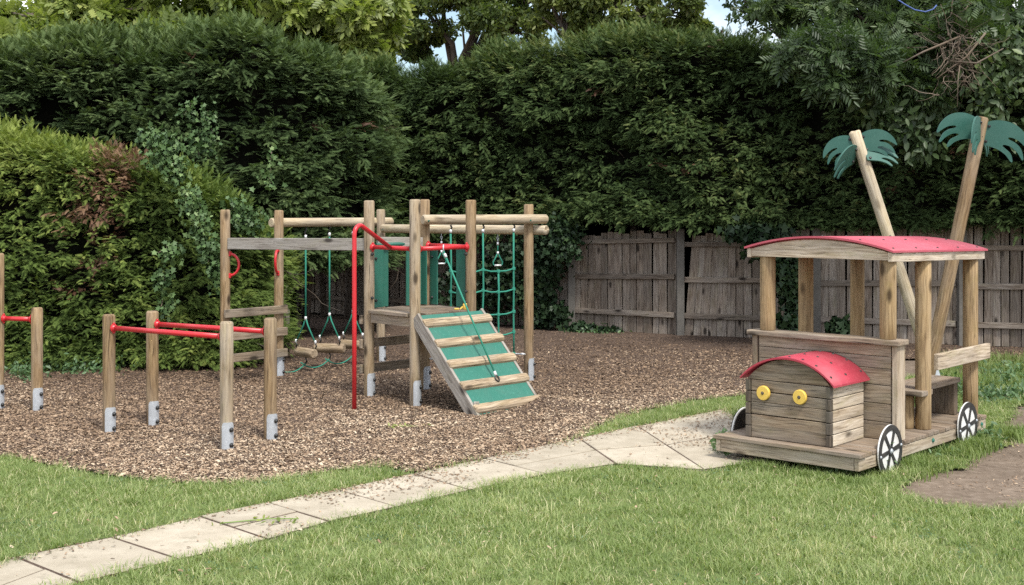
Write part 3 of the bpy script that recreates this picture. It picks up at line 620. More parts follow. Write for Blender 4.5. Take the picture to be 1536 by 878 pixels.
# dead twig tangle, blue rope
t = thing('dead_branches', tuple(at(1435, 110, 15.1)), 'tangle of dry brown dead twigs caught in the foliage at top right', 'dead branches'); m = MB()
for k in range(170):
    p = at(random.gauss(1438, 16), random.gauss(75, 24), 15.15 + random.uniform(-.15, .12)); twig(m, p, (random.gauss(0, .7), random.gauss(0, .3), random.gauss(-.3, .7)), random.uniform(.2, .55), random.uniform(.003, .007), 7, .3, .05)
m.tube([at(1405, 118, 15), at(1450, 85, 15), at(1478, 50, 15.1)], [.006, .012, .014], 6); m.tube([at(1352, 95, 15), at(1385, 78, 14.95), at(1440, 55, 15)], [.006, .011, .013], 6); m.tube([at(1440, 95, 15), at(1437, 120, 14.95), at(1436, 160, 15)], [.008, .006, .004], 5)
m.tube([at(1505, 73, 15), at(1465, 95, 14.95), at(1425, 92, 15)], [.006, .011, .010], 6)
m.build('twigs', M['twig'], t)
m = MB().tube([at(1343, -3, 15), at(1356, 6, 15), at(1372, 15, 15), at(1388, 18, 15), at(1400, 14, 15), at(1405, 8, 15)], .008, 6)
tag(m.build('rope', M['blue']), 'blue nylon rope hanging in the branches at the top right', 'rope')

def weeds(label, spots, seed, size=.05):
    rng = np.random.default_rng(seed); pos = []
    for px, py, rx, ry, n, hh in spots:
        g = [gnd(px + rng.normal(0, rx * .5), max(py + rng.normal(0, ry * .5), 480)) for _ in range(n)]; pos.append(np.array([tuple(p + V((0, 0, abs(rng.normal(0, hh))))) for p in g]))
    tag(leaves('weeds', np.vstack(pos), size, 'oval', M['weed'], None, rng, (0, -.2, 1), .4, .5, 0), label, 'weeds', kind='stuff')
weeds('mat of low green weeds at the foot of the golden hedge', [(120, 556, 60, 10, 2200, .07), (200, 545, 60, 10, 900, .08), (40, 566, 30, 10, 500, .08), (270, 538, 50, 10, 500, .1), (340, 545, 30, 12, 300, .08)], 31)
weeds('leafy weeds growing along the front and side of the train base', [(1265, 712, 40, 6, 160, .06), (1330, 705, 14, 8, 160, .07), (1085, 682, 14, 8, 160, .07), (1480, 668, 22, 8, 220, .06), (1420, 690, 30, 8, 60, .04)], 32, .055)
weeds('low weeds and ivy in front of the right end of the fence', [(1500, 600, 60, 10, 900, .05), (1430, 590, 30, 10, 400, .06), (1510, 570, 50, 16, 700, .06), (1255, 500, 30, 6, 120, .08), (890, 500, 40, 5, 300, .05)], 33, .06)
# fallen sprigs
def sprig(label, pts, seed, h=.03, ls=.05):
    rng = np.random.default_rng(seed); P = [gnd(*p) + V((0, 0, h)) for p in pts]; t = thing('fallen_sprig', tuple(P[0]), label, 'fallen sprig')
    MB().tube(P, .004, 5).build('stalk', M['weed_stalk'], t)
    pos = np.array([tuple(P[0].lerp(P[-1], random.random()) + V((random.gauss(0, .04), random.gauss(0, .03), .012))) for _ in range(16)])
    leaves('sprig_leaves', pos, ls, 'oval', M['walnut'], t, rng, (0, 0, 1), .2, .72, 0)
M['weed_stalk'] = plain('green stalk', (.16, .24, .06), .6, .2)
sprig('fresh green leafy sprig lying across the paving slabs', [(330, 797), (360, 794), (400, 790), (448, 790)], 51, .045)
sprig('small green sprig lying on the bark chips in front of the ramp', [(583, 648), (605, 645), (628, 645)], 52, .03)
P = scatter(900, -3, 3.6, 6.2, 11); P = P[lawn_test(P)][:170]
tag(np_obj('lawn_litter', *chips(P, np.full(len(P), .045), RNG.uniform(.012, .035, len(P)), RNG.beta(1.5, 2, len(P))), M['chip']), 'scraps of dry leaf and bark lying in the lawn grass', 'litter', kind='stuff')
P = scatter(900, -3, 3.6, 6.2, 11); P = P[lawn_test(P) & (fbm(P, 1.5, 71) > .52)]; P = np.repeat(P, 12, 0) + RNG.normal(0, .035, (len(P) * 12, 2))
tag(leaves('clover', np.c_[P, RNG.uniform(.03, .05, len(P))], .016, 'oval', M['weed'], None, RNG, (0, -.1, 1), .3, .55, 0), 'small clover leaves growing in patches through the lawn', 'clover', kind='stuff')
#@@OBJECTS
# ------------------------------------------------------------------ play equipment
CAMDIR = V((0, -1, 0))
def post(root, base, h, r=.05, mat='post', foot=True, flat=True, ang=20, sunk=.25, fh=.24, tint=None, label=None):
    """one timber post with its galvanised ground foot and two black bolt caps"""
    b = V(base); p = MB().log(b - V((0, 0, .02)), b + V((0, 0, h)), r, tint=tint).build('post', M[mat], root)
    if label: p['label'] = label
    if foot:
        a = R(-90 + ang + 8); m = MB(); n = 10; half = R(50); R0, R1 = r + .0015, r + .008
        prof = []
        for i in range(n + 1): prof.append((a - half + 2 * half * i / n))
        vs = []; rows = ((0 - .02, 0), (fh - .03, 0), (fh - .008, .12), (fh, .3))
        for z, sh in rows:
            for rad in (R0, R1):
                for th in prof: th2 = a + (th - a) * (1 - sh); vs.append(b + V((math.cos(th2) * rad, math.sin(th2) * rad, z)))
        k = n + 1; fs = []
        for j in range(len(rows) - 1):
            for i in range(n):
                o0 = j * 2 * k; o1 = (j + 1) * 2 * k
                fs += [(o0 + k + i, o0 + k + i + 1, o1 + k + i + 1, o1 + k + i), (o0 + i, o1 + i, o1 + i + 1, o0 + i + 1)]
            for i in (0, n): fs.append((j * 2 * k + i, j * 2 * k + k + i, (j + 1) * 2 * k + k + i, (j + 1) * 2 * k + i))
        o1 = (len(rows) - 1) * 2 * k
        for i in range(n): fs.append((o1 + i, o1 + k + i, o1 + k + i + 1, o1 + i + 1))
        m.raw(vs, fs, None, .5, False); m.build('ground_foot', M['steel'], p)
        for z in (fh * .26, fh * .76):
            th = a + R(24); n_ = V((math.cos(th), math.sin(th), 0)); MB().dome(b + n_ * R1 + V((0, 0, z)), n_, .0145, .019).build('bolt_cap', M['black'], p)
    return p
def flange(m, c, n, r=.034): m.lathe(c, n, [(r, 0), (r, .008), (r * .72, .012), (r * .66, .03)], 14)
def steel_rail(root, p0, p1, r=.0205, name='rail'):
    p0, p1 = V(p0), V(p1); d = (p1 - p0).normalized(); m = MB(); m.tube([p0, p1], r, 14); flange(m, p0, d); flange(m, p1, -d)
    for q, s in ((p0, 1), (p1, -1)):
        for z in (-1, 1): m.dome(q + d * s * .007 + V((0, 0, .036 * z)), d * s, .008, .008, 7); m.box(q + d * s * .004 + V((0, 0, .03 * z)), (.022, .026, .007), (d.cross(V((0, 0, 1))), V((0, 0, 1)), d), .002)
    return m.build(name, M['red'], root)
Z = V((0, 0, 1))

# parallel bars
def parallel_bars():
    B = [gnd(163.5, 653), gnd(228.5, 642.5), gnd(340, 678.5), gnd(405.5, 664)]
    c = sum(B, V()) / 4
    t = thing('parallel_bars', tuple(c), 'pair of red parallel bars on four short timber posts standing in the bark chips', 'parallel bars')
    for i, b in enumerate(B): post(t, b, .975 + (0, .0, .008, .0)[i], ang=(26, 26, 16, 24)[i], mat=('post', 'post', 'post_grey', 'post')[i], tint=(.35, .4, .72, .3)[i], fh=.23)
    for a, b, h in ((0, 2, .868), (1, 3, .868)):
        d = (B[b] - B[a]).normalized(); steel_rail(t, B[a] + d * .052 + Z * h, B[b] - d * .052 + Z * h)
parallel_bars()
def pull_up_bars():
    b0, b1 = gnd(-2.5, 617), gnd(55.5, 620); t = thing('pull_up_bars', tuple(b0), 'red exercise bar between a tall and a short timber post at the left edge', 'exercise bars')
    post(t, b0, 1.42, ang=25, tint=.6); post(t, b1, .94, ang=25, tint=.5, fh=.23)
    d = (b1 - b0).normalized(); steel_rail(t, b0 + d * .052 + Z * .835, b1 - d * .052 + Z * .835)
    d2 = V((-1, .1, 0)).normalized(); b2 = b0 + d2 * 1.3; post(t, b2, 1.42, ang=25); steel_rail(t, b0 + d2 * .052 + Z * 1.3, b2 - d2 * .052 + Z * 1.3)
pull_up_bars()

# climbing frame
PA, PB, PC, PD, PF = V((-2.945, 13.35, 0)), V((-2.49, 13.88, 0)), V((-1.358, 12.36, 0)), V((-.886, 11.87, 0)), V((-.864, 12.87, 0))
PG = V((-.392, 12.39, 0)); PE, PH = V((-1.52, 15.06, 0)), V((.173, 13.52, 0))
BEAM1 = (PB + V((0, .095, 1.655)), PE + V((0, .095, 1.645)))           # log carrying the swings
LOG2A, LOG2B = PF + V((.03, -.10, 1.705)), PH + V((0, -.10, 1.70))       # front log carrying the net
LOG3A, LOG3B = PE + V((.03, -.10, 1.57)), PH + V((0, .10, 1.585))        # rear log carrying the trapezes
def climbing_frame():
    t = thing('climbing_tower', tuple((PC + PG) / 2), 'timber climbing frame with small platform, green panels, red rails and fire pole', 'climbing frame')
    for p, h, mt, ti, ft, an in ((PA, 1.80, 'post', .42, True, 25), (PB, 1.79, 'post', .5, True, 35), (PC, 1.895, 'post_grey', .45, True, 30), (PD, 1.905, 'post_grey', .62, True, 32),
                             (PF, 1.905, 'post', .5, True, 35), (PG, 1.90, 'post', .35, True, 35), (PE, 1.79, 'post_grey', .5, True, 30), (PH, 1.855, 'post', .55, True, 40)):
        post(t, p, h, mat=mt, tint=ti, foot=ft, ang=an, fh=.255)
    # grey sawn beams
    d = (PC - PA).normalized(); MB().bar(PA + d * .05 + Z * 1.452, PC - d * .045 + Z * 1.475, .045, .115, Z, .005, .7).build('board_beam', M['rail'], t)
    q0, q1 = PC + V((.06, .16, 1.485)), PF + V((-.02, -.09, 1.475)); MB().bar(q0, q1, .04, .115, Z, .005, .6).build('board_beam', M['rail'], t)
    # round logs
    for a, b, e0, e1, ti in ((*BEAM1, .13, .16, .6), (LOG2A, LOG2B, .05, .22, .45), (LOG3A, LOG3B, .0, .24, .8)):
        d = (b - a).normalized(); lg = MB().log(a - d * e0, b + d * e1, .049, .010, tint=ti).build('log_beam', M['log'], t)
        for q in (a, b):
            MB().dome(q + V((.0, -.05, -.01)) + d * .02, (0, -1, 0), .010, .012).build('bolt_cap', M['green'], lg)
    # ladder rungs on the outer faces
    for a, b, hs in ((PA, PB, (.735, .50, .275)), (PC, PF, (.76, .53, .29))):
        d = (b - a).normalized(); nn = V((-d.y, d.x, 0)); out_ = nn if nn.x < 0 else -nn
        if a is PA: out_ = -out_
        for h in hs:
            MB().bar(a - d * .055 + out_ * .066 * (1 if a is PC else 1) + Z * h, b + d * .055 + out_ * .066 + Z * h, .034, .085, Z, .006).build('rung', M['board'], t)
    # curved red hand holds
    def hold(c, dirv, half, deep):
        pts = [c + dirv * (deep * math.sin(math.pi * i / 12)) + Z * (half * math.cos(math.pi * i / 12)) for i in range(13)]
        m = MB().tube(pts, .0135, 10)
        for s in (1, -1): m.box(c + Z * half * s + dirv * .004, (.034, .02, .05), (dirv.cross(Z), dirv, Z), .004)
        m.build('hand_hold', M['red'], t)
    hold(PA + V((.048, -.012, 1.235)), V((1, -.15, 0)).normalized(), .112, .10); hold(PB + V((.0, -.05, 1.245)), V((-.10, -1, 0)).normalized(), .125, .10)
    # platform: boards and frame
    ux, uy = (PD - PC).normalized(), (PG - PD).normalized(); L1, L2 = (PD - PC).length, (PG - PD).length
    m = MB(); k = 6; wd = (L2 + .12) / k
    for i in range(k):
        c0 = PC - ux * .06 + uy * (-.06 + wd * (i + .5)) + Z * .845
        e0, e1 = (.05, .05) if i in (0, k - 1) else (0, 0)
        m.bar(c0 + ux * (0 if not e0 else .115), c0 + ux * (L1 + .12 - (0 if not e1 else .115)), wd - .007, .032, Z, .004)
    m.build('platform', M['deck'], t)
    for a, b in ((PC, PD), (PD, PG), (PC, PF), (PF, PG)):
        d = (b - a).normalized(); MB().bar(a + d * .05 + Z * .782, b - d * .05 + Z * .782, .036, .09, Z, .004).build('platform_joist', M['board'], t)
    # red rails and fire pole
    for a, b in ((PC, PD), (PD, PG), (PF, PG)):
        d = (b - a).normalized(); steel_rail(t, a + d * .052 + Z * 1.452, b - d * .052 + Z * 1.452)
    mid = (PC + PD) / 2 + Z * 1.452; foot = gnd(531.5, 619)
    o = (foot - V((mid.x, mid.y, 0))); L = o.length; o.normalize()
    top = V((foot.x, foot.y, 1.63)); r = .085; pts = [foot - Z * .05, foot + Z * .8, foot + Z * 1.585]
    for i in range(1, 8):
        a = math.pi * .70 * i / 7; pts.append(V((foot.x, foot.y, 1.585)) - o * (r - r * math.cos(a)) + Z * r * math.sin(a))
    pts.append(mid + o * .012)
    MB().tube(pts, .0205, 14).build('fire_pole', M['red'], t)
    # green side panels, two plates to each with bolts
    def panel(a, b, s0, s1, side, z0=.87, z1=1.43, bolts=()):
        d = (b - a).normalized(); nn = V((-d.y, d.x, 0)); c = a + d * (s0 + s1) / 2 + nn * side + Z * (z0 + z1) / 2
        p = MB().box(c, (s1 - s0, .016, z1 - z0), (d, nn, Z), .006).build('side_panel', M['green'], t)
        for s_ in bolts:
            for z in (z0 + .07, z1 - .09):
                MB().dome(a + d * s_ + nn * (side - .008) + Z * z, -nn, .012, .018).build('bolt_cap', M['black'], p)
    panel(PC, PF, .045, .175, .0, bolts=(.075,)); panel(PC, PF, .17, .26, .03)
    panel(PC, PF, .44, .635, -.03, bolts=(.60,)); 
    panel(PF, PG, -.03, .10, -.060, bolts=(-.005,)); panel(PF, PG, .06, .17, .02, bolts=(.10,))
    panel(PF, PG, .47, .60, -.0, bolts=()); 
    MB().tube([PC + V((.06, .05, 1.47)), PF + V((-.05, -.05, 1.47))], .019, 12).build('rail', M['green'], t)
    for z in (1.385, 1.03): MB().dome(PG + V((-.045, -.052, z)), (-.3, -1, 0), .013, .022).build('bolt_cap', M['black'], t)
    for z in (1.385, .97): MB().dome(PC + V((.035, -.052, z)), (.2, -1, 0), .013, .022).build('bolt_cap', M['black'], t)
    # ramp
    tl, tr_ = PD + V((.03, -.085, .845)), PG + V((.115, -.03, .845)); out_ = V((.575, -.515, 0)); bl, br = tl + out_ - Z * .86, tr_ + out_ - Z * .86
    sx = (tr_ - tl).normalized(); sl = (bl - tl).normalized(); nrm_ = sx.cross(sl).normalized(); nrm_ = nrm_ if nrm_.z > 0 else -nrm_
    W, Ls = (tr_ - tl).length, (bl - tl).length
    rm = MB().box((tl + br) / 2, (W - .05, Ls, .018), (sx, sl, nrm_), .003).build('ramp', M['ramp'], t)
    for q in (tl + sx * .012, tr_ - sx * .012):
        MB().bar(q - sl * .02 - nrm_ * .045, q + sl * Ls - nrm_ * .045, .028, .125, nrm_, .005, .75).build('side_board', M['rail'], rm)
    for f_ in (.085, .285, .485, .69, .905):
        c = tl + sl * Ls * f_ + sx * (W * .5 + .012) + nrm_ * .009; hw = W / 2 + .012; vs = []
        prof = [(-.048, 0), (-.040, .022), (-.022, .036), (.022, .036), (.040, .022), (.048, 0)]
        for e in (-hw, -hw + .018, hw - .018, hw):
            kk = .7 if abs(e) == hw else 1
            vs += [c + sx * e + sl * a * kk + nrm_ * b * kk for a, b in prof]
        n = len(prof); fs = [(i * n + k, i * n + (k + 1) % n, (i + 1) * n + (k + 1) % n, (i + 1) * n + k) for i in range(3) for k in range(n)] + [tuple(range(n)), tuple(range(3 * n, 4 * n))]
        gcs = [V(((v - c).dot(sl), (v - c).dot(nrm_), (v - c).dot(sx))) for v in vs]
        MB().raw(vs, fs, gcs, .55 + random.uniform(-.1, .2)).build('cleat', M['cleat'], rm)
    st = bl + V((-.03, .09, .13)); MB().box(st - Z * .06, (.05, .05, .16), None, .004, .6).build('ramp_support', M['rail'], rm)
    # climbing rope tied from the rail to the fourth cleat
    rp0 = (PD + PG) / 2 + V((0, -.03, 1.425)); rp1 = tl + sl * Ls * .66 + sx * W * .52 + nrm_ * .06
    tr0 = thing('climbing_rope', tuple(rp0), 'thin green climbing rope running from the red rail down to an eye on the ramp', 'climbing rope')
    MB().tube([rp0, rp0.lerp(rp1, .5) + V((-.0, 0, -.012)), rp1], .0085, 8).build('rope', M['rope'], tr0)
    d = (rp1 - rp0).normalized()
    for q in (rp0 + d * .05, rp1 - d * .02): MB().tube([q - d * .02, q + d * .02], .014, 10).build('ferrule', M['ferrule'], tr0)
    ring = [rp1 + d * (.03 + .026 * math.cos(a)) + sx * .022 * math.sin(a) for a in [2 * math.pi * i / 14 for i in range(15)]]
    MB().tube(ring, .007, 7).build('eye', M['black'], tr0)
    ring = [rp0 + Z * .02 + V((.0, .02 + .034 * math.cos(a), .034 * math.sin(a))) for a in [2 * math.pi * i / 14 for i in range(15)]]
    MB().tube(ring, .007, 7).build('shackle', M['steel'], tr0)
    # something yellow left on the platform
    c = PG + V((-.065, -.10, .861)); ty = thing('toy', tuple(c), 'small bright yellow toy with a black top left standing on the platform edge', 'toy')
    MB().lathe(c + V((.012, 0, .0)), Z, [(.014, 0), (.019, .004), (.021, .05), (.018, .062), (.010, .064)], 12).build('body', M['yellow'], ty)
    MB().lathe(c + V((.010, 0, .062)), Z, [(.019, 0), (.021, .01), (.016, .022), (.006, .026)], 12).build('cap', M['black'], ty)
    MB().bar(c + V((-.008, 0, .03)), c + V((-.035, -.01, .005)), .018, .012, Z, .004).build('arm', M['yellow'], ty)
    MB().box(c + V((-.065, -.005, .009)), (.045, .03, .014), None, .005).build('flap', M['yellow'], ty)
climbing_frame()

# swinging stepping logs
def swing():
    t = thing('swinging_step_log', (0, 0, 0), 'x', 'swing step', 'swinging log steps under the long log beam')
    H = 1.60; zl = -H + .225; m = MB()
    ax = V((.86, -.51, 0)).normalized(); half = .175
    MB().log(-ax * half + Z * zl, ax * half + Z * zl, .052, .012, tint=.3).build('log', M['cleat'], t)
    fork = V((0, 0, zl + .36))
    rp = MB().tube([(0, 0, -.09), (0, 0, -.5), fork], .0095, 8)
    for s in (1, -1): rp.tube([fork + Z * .02, fork + ax * s * .03 - Z * .06, ax * s * half * .78 + Z * (zl + .11)], .0085, 8)
    rp.build('rope', M['rope'], t)
    for a, b in ((V((0, 0, -.085)), V((0, 0, -.125))), (fork + Z * .035, fork - Z * .005)): MB().tube([a, b], .0145, 8).build('ferrule', M['ferrule'], t)
    for s in (1, -1):
        q = ax * s * half * .78; MB().tube([q + Z * (zl + .14), q + Z * (zl + .10)], .0125, 8).build('ferrule', M['ferrule'], t)
        MB().tube([q + Z * (zl + .10), q + V((.012, 0, zl + .08)), q + Z * (zl + .05)], .008, 6).build('shackle', M['black'], t)
    MB().tube([(0, 0, .0), (.010, 0, -.02), (0, 0, -.045), (-.010, 0, -.06), (0, 0, -.085)], .008, 6).build('shackle', M['black'], t)
    MB().tube([(0, 0, zl - .05), (.01, 0, zl - .09), (0, 0, zl - .13)], .008, 6).build('shackle', M['black'], t)
    # the slack rope that ties it to its neighbour
    db = (PE - PB).normalized() * .42; e = [V((0, 0, zl - .12)) + -db * f_ - Z * .075 * (1 - (2 * f_ - 1) ** 2) for f_ in [i / 10 for i in range(11)]]
    MB().tube(e, .0075, 6).build('link_rope', M['rope'], t)
    return t
def copy_thing(o, loc, label):
    c = o.copy(); COL.objects.link(c); c.location = loc; c['label'] = label
    for ch in o.children:
        k = ch.copy(); COL.objects.link(k); k.parent = c
        for g in ch.children: h = g.copy(); COL.objects.link(h); h.parent = k
    return c
sw = swing(); labs = ('log step on a green rope, leftmost under the long log beam', 'log step on a green rope, middle one of the three in a row', 'log step on a green rope, partly hidden behind the red fire pole')
proto = None
for f_, l, dz, rz in ((.235, labs[0], 0, -.32), (.465, labs[1], .02, .32), (.70, labs[2], .03, -.05)):
    p = BEAM1[0].lerp(BEAM1[1], f_) - Z * (.052 - dz)
    o = sw if proto is None else copy_thing(sw, p, l)
    o.location = p; o['label'] = l; proto = sw
    for ch in o.children:
        if ch.name.split('.')[0] in ('log',): ch.rotation_euler = (0, 0, rz)

# trapezes
def trapeze(px, frac, label):
    p = LOG3A.lerp(LOG3B, frac) - Z * .047; t = thing('trapeze', tuple(p), label, 'trapeze', 'trapeze grips on the rear log')
    for k in range(3): MB().tube([p + Z * (-.028 * k) + V((.009 * math.cos(a) * (k % 2), .009 * math.cos(a) * ((k + 1) % 2), -.017 + .017 * math.sin(a))) for a in [2 * math.pi * i / 10 for i in range(11)]], .0045, 6).build('chain_link', M['steel'], t)
    y0 = -.10; ap = -.20; lo = -.335; hw = .052
    MB().tube([p + Z * y0, p + Z * ap], .007, 8).build('rope', M['rope'], t)
    for y in (y0, ap): MB().tube([p + Z * (y + .013), p + Z * (y - .018)], .012, 8).build('ferrule', M['ferrule'], t)
    d = V((.97, .24, 0)); g = MB()
    for s in (1, -1): g.tube([p + Z * ap, p + d * s * hw * .55 + Z * (ap - .06), p + d * s * hw + Z * (lo + .035), p + d * s * hw * .92 + Z * (lo + .008), p + d * s * hw * .55 + Z * lo], .0075, 8)
    g.build('loop', M['rope'], t); MB().tube([p - d * hw * .72 + Z * lo, p + d * hw * .72 + Z * lo], .0095, 10).build('grip', M['ferrule'], t)
trapeze(0, .427, 'trapeze grip hanging behind the red rail, left of the tall middle post')
trapeze(0, .805, 'trapeze grip hanging in the open between the two right hand posts')

# climbing net
def climbing_net():
    t = thing('climbing_net', tuple((LOG2A + LOG2B) / 2), 'green rope climbing net hanging from the front log right of the platform', 'climbing net')
    fr = {0: .222, 1: .38, 2: .537, 3: .69, 4: .845}; base = lambda f_, z: V((*LOG2A.lerp(LOG2B, f_)[:2], z)); d = (LOG2B - LOG2A).normalized()
    lv = (1.195, .985, .755, .545, .325); sag = lambda k, z: z - (.022 if k % 2 else 0)
    m = MB(); jn = MB()
    for k, f_ in fr.items():
        top = 1.60 if k % 2 == 0 else lv[0] - .022
        pts = [base(f_, top)] + [base(f_, sag(k, z)) + V((random.uniform(-.008, .008), 0, 0)) for z in lv if z < top - .01]
        m.tube(pts, .0095, 8)
        for z in lv: c = base(f_, sag(k, z)); jn.box(c, (.032, .026, .036), (d, V((-d.y, d.x, 0)), Z), .008)
    for z in lv:
        pts = []
        for k in range(5):
            c = base(fr[k], sag(k, z)); pts.append(c)
            if k < 4: pts.append((c + base(fr[k + 1], sag(k + 1, z))) / 2 - Z * .010)
        m.tube(pts, .0085, 8)
    m.build('net_rope', M['rope'], t); jn.build('net_joint', M['rope'], t)
    for k in (0, 2, 4):
        c = base(fr[k], 1.655); MB().tube([c - Z * .005, c + V((.012, 0, -.03)), c + V((0, 0, -.055))], .009, 6).build('shackle', M['black'], t); MB().tube([c - Z * .05, c - Z * .085], .0145, 8).build('ferrule', M['ferrule'], t)
    a, b = base(fr[4], .325), PH + V((-.04, -.05, .30)); MB().tube([a, a.lerp(b, .8)], .007, 6).build('tie_chain', M['steel'], t); MB().tube([a.lerp(b, .7), b], .012, 8).build('ferrule', M['ferrule'], t)
    a, b = base(fr[0], .325), PF + V((.05, -.03, .33)); MB().tube([a, a.lerp(b, .8)], .007, 6).build('tie_chain', M['steel'], t); MB().tube([a.lerp(b, .7), b], .012, 8).build('ferrule', M['ferrule'], t)
climbing_net()

# ------------------------------------------------------------------ play train
def play_train():
    t = thing('play_train', tuple(tr(1.1, .56)), 'wooden toy train with red curved roofs, black and white wheels and yellow headlights', 'play train')
    U, W_ = TU, TV_; AX = (U, W_, Z)
    def bx(name, u0, u1, v0, v1, z0, z1, mat, par=t, grain=0, bev=.005, tint=None):
        return MB().box(tr((u0 + u1) / 2, (v0 + v1) / 2, (z0 + z1) / 2), (abs(u1 - u0), abs(v1 - v0), z1 - z0), AX, bev, tint, grain).build(name, M[mat], par)
    # deck
    m = MB(); k = 22; wd = 2.19 / k
    m.box(tr(.045, .565, .187), (.10, 1.15, .028), AX, .005, .6, 1)
    for i in range(1, k): m.box(tr(wd * (i + .5), .565, .184 + random.uniform(-.001, .001)), (wd - .007, 1.13, .028), AX, .005, random.uniform(.25, .6), 1)
    dk = m.build('deck', M['deck'], t)
    bx('deck_edge', .012, .045, .045, 1.085, .085, .170, 'train_side', dk, 1, tint=.2)
    for v0, v1 in ((.005, .042), (1.088, 1.125)): bx('deck_edge', .012, 2.18, v0, v1, .085, .1695, 'train_side', dk, 0, tint=.35)
    bx('deck_edge', 2.15, 2.185, .045, 1.085, .085, .169, 'train_board', dk, 1)
    for u in (.4, 1.1, 1.85):
        for v in (.14, .98): bx('support', u - .05, u + .05, v - .05, v + .05, -.03, .168, 'dark_board', dk, 2)
    # bonnet: stacked boards, dark corner posts, arched red roof
    b0, b1, v0, v1 = .115, .60, .262, .93; z0 = .199; hh = (.615 - z0) / 5
    fr = MB(); sides = [MB(), MB()]
    for i in range(5):
        a, b = z0 + hh * i + .002, z0 + hh * (i + 1) - .003
        if i not in (0, 2, 3): fr.box(tr(b0 + .012, (v0 + v1) / 2, (a + b) / 2), (.03, v1 - v0 - .075, b - a), AX, .004, random.uniform(.35, .6), 1)
        for sgn, s_ in ((v0, sides[0]), (v1, sides[1])): s_.box(tr((b0 + b1) / 2 + .012, sgn + (.016 if sgn == v0 else -.016), (a + b) / 2), (b1 - b0 - .03, .032, b - a), AX, .006, random.uniform(.5, .95) if sgn == v0 else .5, 0)
    for a, b, ti in ((z0 + .002, z0 + hh * 1.1, .5), (z0 + hh * 2.05, z0 + hh * 3.05, .45), (z0 + hh * 3.08, z0 + hh * 3.95, .4)):
        fr.box(tr(b0 + .013, (v0 + v1) / 2, (a + b) / 2), (.03, v1 - v0 - .075, b - a), AX, .004, ti, 1)
    fr.build('bonnet_front', M['train_board'], t); 
    for s_ in sides: s_.build('bonnet_side', M['train_side'], t)
    for v in (v0 + .017, v1 - .017):
        m = MB()
        for i in range(5): m.box(tr(b0 + .001, v, z0 + hh * (i + .5)), (.042, .036, hh - .005), AX, .006, random.random() * .5, 2)
        m.build('corner_block', M['dark_board'], t)
    def arch(va, vb, ze, rise, over=0.0, n=20):  # points across from va to vb, a circular arc
        c = (va + vb) / 2; hw = (vb - va) / 2; rad = (hw * hw + rise * rise) / (2 * rise)
        return [(c + hw * (2 * i / n - 1), ze + math.sqrt(max(rad * rad - (hw * (2 * i / n - 1)) ** 2, 0)) - (rad - rise)) for i in range(n + 1)]
    def arched_sheet(name, u0, u1, va, vb, ze, rise, th, mat, drop=0.0, bolts=()):
        A = arch(va, vb, ze, rise); n = len(A); vs = []
        for u, dz in ((u0, 0), (u1, -drop)):
            for k_ in (0, 1):
                for v, z in A: vs.append(tr(u, v, z + dz + th * k_))
        fs = []; sm = []
        for i in range(n - 1):
            fs += [(i, i + 1, 2 * n + i + 1, 2 * n + i), (n + i, 3 * n + i, 3 * n + i + 1, n + i + 1), (i, n + i, n + i + 1, i + 1), (2 * n + i, 2 * n + i + 1, 3 * n + i + 1, 3 * n + i)]; sm += [True, True, False, False]
        fs += [(0, 2 * n, 3 * n, n), (n - 1, 2 * n - 1, 4 * n - 1, 3 * n - 1)]; sm += [False, False]
        o = MB().raw(vs, fs, None, .5, sm).build(name, M[mat], t); m = MB()
        for fu, fv in bolts:
            i = fv * (n - 1); j = int(i); f_ = i - j; j2 = min(j + 1, n - 1); v = A[j][0] + (A[j2][0] - A[j][0]) * f_; z = A[j][1] + (A[j2][1] - A[j][1]) * f_
            c = (va + vb) / 2; hw = (vb - va) / 2; rad = (hw * hw + rise * rise) / (2 * rise); nv = V((0, 0, 0)) + W_ * (v - c) / rad + Z * math.sqrt(1 - ((v - c) / rad) ** 2)
            MB().dome(tr(u0 + (u1 - u0) * fu, v, z + th - drop * fu - .001), nv, .0085, .008, 8).build('bolt', M['tyre'], o)
        return o
    A = arch(v0 + .01, v1 - .01, .618, .155)
    MB().plate([(v - .6, z - .6) for v, z in A], tr(b0 + .012, .6, .6), W_, Z, .032, .4).build('bonnet_gable', M['train_board'], t)
    bl = [(fu, fv) for fv in (.07, .22, .36, .5, .64, .78, .93) for fu in (.10, .5, .93)]
    arched_sheet('bonnet_roof', .078, .614, .224, .966, .614, .166, .014, 'pink_red', 0, bl)
    for v in (.785, .495):
        hl = MB().lathe(tr(b0 - .003, v, .525), -U, [(.050, 0), (.052, .004), (.052, .020), (.048, .026), (.012, .027)], 28).build('headlight', M['yellow'], t)
        MB().dome(tr(b0 - .030, v, .525), -U, .010, .005, 10).build('bolt_cap', M['dark_board'], hl)
    # cab wall
    m = MB(); bounds = [.199, .325, .455, .585, .705, .79, .873]
    for i in range(6): m.box(tr(.64, .60, (bounds[i] + bounds[i + 1]) / 2), (.034, 1.065, bounds[i + 1] - bounds[i] - .004), AX, .004, (.35, .4, .5, .45, .42, .55)[i], 1)
    m.build('cab_front', M['board'], t)
    for v in (.035, 1.165): bx('cab_corner', .615, .735, v - .022, v + .022, .2, .872, 'train_side' if v < .5 else 'train_board', t, 2, tint=.45)
    bx('cab_shelf', .575, .745, -.012, 1.215, .874, .912, 'train_board', t, 1, .008, .75)
    # posts
    for u, v in ((.655, .105), (.655, 1.075), (1.24, .105), (1.24, 1.075), (2.12, .105), (2.12, 1.075)):
        zb = .912 if u < 1 else .199; MB().log(tr(u, v, zb), tr(u, v, 1.475), .058, .006, tint=random.uniform(.35, .65)).build('post', M['train_post'], t)
    # roof
    RA = arch(.055, 1.188, 1.522, .084); va, vb = .055, 1.188
